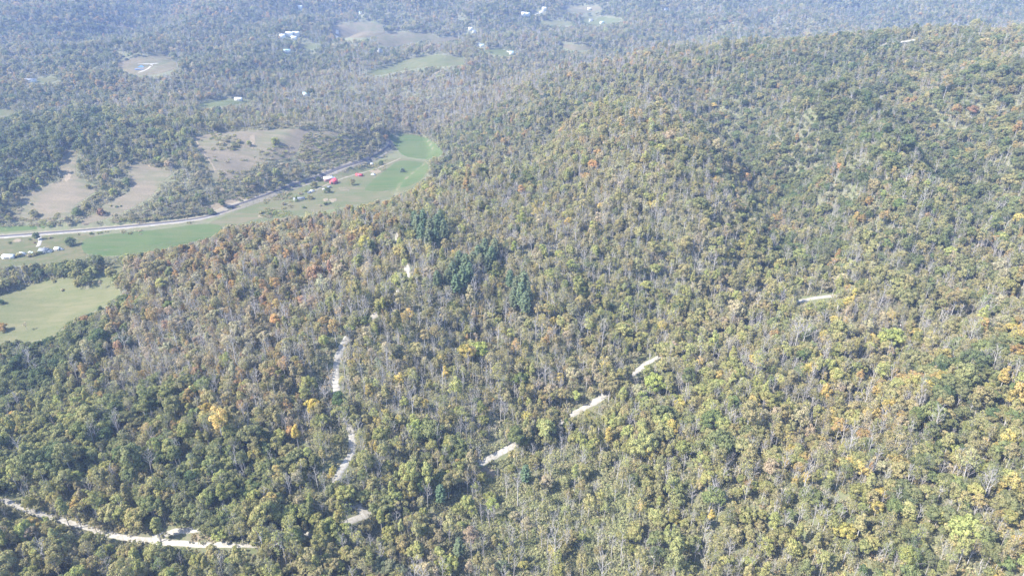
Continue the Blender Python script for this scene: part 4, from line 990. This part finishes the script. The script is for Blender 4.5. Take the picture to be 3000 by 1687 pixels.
# ------------------------------------------------------------------ buildings
def gable(name, u, v, L_, Wd, hw, hr, rz, wall, roof, label, cat, windows=3, door=True, group=None, over=.35, open_end=False, lean_to=None):
    P = hit([u], [v])[0]; c, s = math.cos(rz), math.sin(rz)
    pts = [(P[0]+a*c-b*s, P[1]+a*s+b*c) for a in (-L_/2, L_/2) for b in (-Wd/2, Wd/2)]
    zs = height(np.array([p[0] for p in pts]), np.array([p[1] for p in pts])); base = float(zs.max())
    e = empty(name, (P[0], P[1], base), rz); tag(e, label, cat, group)
    drop = float(zs.max()-zs.min())+.4
    m = MB(); x, y = L_/2, Wd/2
    V = [(-x,-y,-drop),(x,-y,-drop),(x,y,-drop),(-x,y,-drop),(-x,-y,hw),(x,-y,hw),(x,y,hw),(-x,y,hw),(-x,0,hw+hr),(x,0,hw+hr)]
    m.add(V, [[0,1,5,4],[2,3,7,6],[1,2,6,5],[3,0,4,7],[0,3,2,1]], [[5,6,9],[7,4,8]]); m.build('wall', wall, e)
    r = MB(); th = .16; sl = hr/y
    for sg in (-1, 1):
        a = [(-x-over, 0, hw+hr+.05), (x+over, 0, hw+hr+.05), (x+over, sg*(y+over), hw-over*sl+.05), (-x-over, sg*(y+over), hw-over*sl+.05)]
        b2 = [(p[0], p[1], p[2]+th) for p in a]
        F = [[0,1,2,3],[7,6,5,4],[1,0,4,5],[2,1,5,6],[3,2,6,7],[0,3,7,4]]
        if sg > 0: F = [f_[::-1] for f_ in F]
        r.add(a+b2, F)
    n_ = int(L_/.9)
    for k in range(n_+1):       # standing seams
        xx = -x-over+.05 + (L_+2*over-.1)*k/n_
        for sg in (-1, 1): r.tube((xx, sg*.05, hw+hr+.05+th), (xx, sg*(y+over), hw-over*sl+.05+th), .035, .035, 4)
    r.build('roof', roof, e)
    for k in range(windows):
        for sg in (-1, 1):
            xx = -x + L_*(k+.5)/windows
            if door and sg < 0 and k == windows//2: continue
            w = MB(); w.box((xx, sg*(y+.03), hw*.55), (1.1, .1, 1.1)); wo = w.build('window', M_WHITE, e)
            g = MB(); g.box((xx, sg*(y+.09), hw*.55), (.9, .04, .9)); g.build('pane', M_GLASS, wo)
    if door:
        d = MB(); d.box((-x + L_*(windows//2+.5)/max(windows,1), -y-.04, 1.0), (1.1, .1, 2.0)); d.build('door', M_DARK if open_end else M_TAN, e)
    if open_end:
        d = MB(); d.box((-x-.04, 0, hw*.45), (.1, Wd*.42, hw*.9)); d.build('doorway', M_DARK, e)  # dark panel on the closed wall, painted as the shaded inside of the doorway
    if lean_to:
        lx, lw_, lh = lean_to; q = MB()
        q.add([(x,-lw_/2,-drop),(x+lx,-lw_/2,-drop),(x+lx,lw_/2,-drop),(x,lw_/2,-drop),(x,-lw_/2,lh),(x+lx,-lw_/2,lh*.8),(x+lx,lw_/2,lh*.8),(x,lw_/2,lh)], [[0,1,5,4],[1,2,6,5],[2,3,7,6]])
        q.build('annex', wall, e)
        q = MB(); q.add([(x+.02,-lw_/2-.3,lh+.05),(x+lx+.3,-lw_/2-.3,lh*.8),(x+lx+.3,lw_/2+.3,lh*.8),(x+.02,lw_/2+.3,lh+.05),(x+.02,-lw_/2-.3,lh+.2),(x+lx+.3,-lw_/2-.3,lh*.8+.15),(x+lx+.3,lw_/2+.3,lh*.8+.15),(x+.02,lw_/2+.3,lh+.2)], [[3,2,1,0],[4,5,6,7],[0,1,5,4],[1,2,6,5],[2,3,7,6],[3,0,4,7]])
        q.build('annex_roof', roof, e)
    return e
def chimney(e, x, y, z): 
    m = MB(); m.box((x, y, z), (.7, .7, 1.8)); m.build('chimney', M_CONC, e)
gable('metal_shed', 28, 756, 12.5, 7.5, 3.0, 1.5, .03, M_WHITE, M_WHITE, 'large white metal shed at the left edge of the yard', 'shed', 2)
gable('shed', 67, 748, 5.5, 5.0, 2.6, 1.2, -.25, M_WHITE, M_WHITE, 'small white shed between bushes right of the large white one', 'shed', 1, False)
h_ = gable('house', 130, 739, 8.6, 8.8, 3.2, 2.2, .06, M_WALLW, M_GREYR, 'white house with grey roof at the end of the curved driveway', 'house', 3, True, lean_to=(4.2, 5.5, 2.7)); chimney(h_, 1.5, .2, 5.6)
gable('garage', 170, 733, 5.2, 5.6, 2.6, 1.5, .05, M_WALLW, M_WHITE, 'small white garage right of the grey-roofed house', 'garage', 1)
gable('mobile_home', 877, 586, 15.5, 5.2, 2.8, 1.1, .30, M_WALLW, M_GREYR, 'long white mobile home with grey roof in the valley', 'mobile home', 4)
gable('pole_barn', 962, 530, 13.0, 9.5, 4.2, 1.7, .36, M_PINK, M_WHITE, 'white-roofed barn with pinkish walls behind the red barn', 'barn', 2, True, lean_to=(4.0, 6.0, 3.4))
gable('red_barn', 978, 538, 9.0, 8.6, 4.8, 3.0, 1.15, M_REDW, M_RED, 'tall red barn with dark doorway next to the white-roofed barn', 'barn', 1, False, open_end=True)
gable('red_shed', 1053, 516, 10.5, 5.6, 2.6, 1.1, -.38, M_REDW, M_RED, 'low red-roofed shed beside the farm track right of the barns', 'shed', 1, False, open_end=True)
gable('carport', 963, 551, 5.5, 4.5, 2.2, .7, .7, M_TAN, M_GREYR, 'small grey-roofed carport below the red barn', 'carport', 1, False)
gable('farm_house', 700, 296, 14, 8, 3.4, 2.0, .05, M_WALLW, M_WHITE, 'long white farmhouse alone in a clearing behind the hill pasture', 'house', 4)
gable('farm_house', 897, 282, 12, 9, 5.0, 3.0, .35, M_WALLW, M_BLUER, 'white two-storey house with pale green roof in the wood past the pasture', 'house', 3, lean_to=(5, 6, 4))
gable('farm_house', 828, 113, 14, 9, 4.5, 2.5, .2, M_WALLW, M_WHITE, 'leftmost white house of the upper hamlet left of the far pastures', 'house', 3)
gable('farm_house', 848, 106, 18, 9, 4.5, 2.5, .1, M_WALLW, M_WHITE, 'long white house in the middle of the upper hamlet', 'house', 3)
gable('farm_house', 868, 104, 18, 8, 4.5, 2.5, .0, M_WALLW, M_WHITE, 'rightmost long white house of the upper hamlet', 'house', 3)
gable('farm_house', 862, 118, 14, 8, 4.5, 2.5, .1, M_WALLW, M_WHITE, 'nearest white house of the upper hamlet', 'house', 3)
gable('farm_house', 841, 155, 18, 10, 4.0, 2.5, .15, M_WALLW, M_BLUER, 'pale green-roofed house in the wood below the upper hamlet', 'house', 3)
gable('farm_house', 88, 241, 22, 10, 4.0, 2.5, .1, M_WALLW, M_GREYR, 'grey-roofed farm building at the far left beyond the valley', 'house', 3)
for u, v, lb in ((880,27,'white house high on the far left hills'),(1058,43,'white house above the far pastures at the top'),(1534,47,'left one of two white far houses beside the lane near the top'),(1546,47,'right one of two white far houses beside the lane near the top'),
                 (1594,31,'white house at the upper end of the far lane'),(1726,31,'white house in the cleared patch at the top right of centre'),(1731,64,'small white house in the far right meadow'),(1763,71,'long white barn at the lower edge of the far right meadow'),
                 (1950,31,'white house near the top, right of the far meadows'),(1378,90,'upper white house left of the far meadows'),(1389,97,'white house just below another above the small green meadow'),(1404,136,'white house in the trees left of the small green meadow'),
                 (1412,139,'right white house of the pair left of the small green meadow'),(1499,160,'white house at the right end of the small green meadow'),(1113,154,'white house behind the dark trees left of the dome meadow')):
    gable('farm_house', u, v, 13 if v < 80 else 11, 8, 4.0, 2.6, (u % 7)*.1-.3, M_WALLW, (M_GREYR, M_WHITE, M_BLUER)[u % 3], lb, 'house', 3, group='white houses among the far hills')

# vehicles
def vehicle(name, u, v, rz, L_, Wd, ht, body, label, cat, cab=(.25,.75), wheels=4):
    P = hit([u], [v])[0]; e = empty(name, (P[0], P[1], P[2]+.36), rz); tag(e, label, cat)
    hb = .35+ht*.5; m = MB(); x, y = L_/2, Wd/2
    prof = [(-x,.4),(-x*.98,hb),(x*.96,hb*.93),(x,.45)]
    V = [(p[0], sg*y, p[1]) for sg in (-1, 1) for p in prof]
    m.add(V, [[0,3,2,1],[4,5,6,7],[1,2,6,5],[0,1,5,4],[3,7,6,2],[0,4,7,3]]); bo = m.build('body', body, e)
    c0_, c1_ = -x+L_*cab[0], -x+L_*cab[1]
    c_ = MB(); V = [(c0_,-y*.92,hb*.97),(c1_,-y*.92,hb*.97),(c1_-L_*.10,-y*.78,ht),(c0_+L_*.05,-y*.78,ht),(c0_,y*.92,hb*.97),(c1_,y*.92,hb*.97),(c1_-L_*.10,y*.78,ht),(c0_+L_*.05,y*.78,ht)]
    c_.add(V, [[0,1,2,3],[7,6,5,4],[1,5,6,2],[0,3,7,4]]); c_.build('window', M_GLASS, e)
    c_ = MB(); c_.box(((c0_+c1_)/2-L_*.025, 0, ht+.03), ((c1_-c0_)*.72, Wd*.78, .08)); c_.build('roof', body, e)
    for sx in ((-.3,.3) if wheels == 4 else (0,)):
        for sy in (-1, 1):
            w = MB(); w.tube((sx*L_, sy*(y-.1), .36), (sx*L_, sy*(y+.08), .36), .36, .36, 12); 
            ang = np.arange(12)*math.pi/6; w.add([(sx*L_, sy*(y+.08), .36)]+[(sx*L_+math.cos(a)*.36, sy*(y+.08), .36+math.sin(a)*.36) for a in ang], T=[[0, 1+k, 1+(k+1) % 12] for k in range(12)])
            w.build('wheel', M_TYRE, e)
    return e
vehicle('parked_car', 949, 556, .3, 4.8, 1.9, 1.5, M_WHITE, 'white car parked on the farm track left of the carport', 'car')
vehicle('parked_van', 180, 733, .1, 5.0, 2.0, 2.0, M_WHITE, 'white van parked right of the small white garage', 'van', (.1,.85))
vehicle('parked_car', 90, 741, .2, 4.6, 1.9, 1.5, M_WHITE, 'left white car in front of the bushes near the white sheds', 'car')
vehicle('parked_car', 97, 743, -.4, 4.6, 1.9, 1.5, M_BLUER, 'pale green car beside the left white car near the sheds', 'car')
vehicle('camper_trailer', 915, 563, .35, 7.5, 2.4, 2.9, M_WHITE, 'pale camper trailer beside the farm track above the mobile home', 'trailer', (.03,.97), 2)
vehicle('camper_trailer', 907, 567, .35, 6.0, 2.3, 2.5, M_GREYR, 'grey flat trailer left of the camper beside the farm track', 'trailer', (.03,.97), 2)
vehicle('parked_truck', 1094, 514, -.1, 7.0, 2.4, 2.6, M_WHITE, 'white truck on the bare ground right of the red shed', 'truck', (.05,.95))
gable('tool_shed', 1089, 484, 3.2, 2.6, 2.4, .8, .2, M_WHITE, M_WHITE, 'tiny white shed beneath the trees by the road curve', 'shed', 1, False)

# ------------------------------------------------------------------ air
hb_ = MB(); zlo, zhi = 0.0, H+10.0
hb_.box((0, 0, (zlo+zhi)/2), (20500, 20500, zhi-zlo))
hm, N, L = new_mat('haze_air'); out = N.new('ShaderNodeOutputMaterial'); pv = N.new('ShaderNodeVolumePrincipled')
pv.inputs['Color'].default_value = (*HAZE_COLOR, 1); pv.inputs['Density'].default_value = HAZE_DENSITY; pv.inputs['Anisotropy'].default_value = 0.0
L.new(pv.outputs[0], out.inputs['Volume'])
ho = hb_.build('haze', hm); tag(ho, kind='stuff', label='pale blue haze over the hills', cat='haze')
print('TREES', len(TX), 'brush', int(g_.sum()))
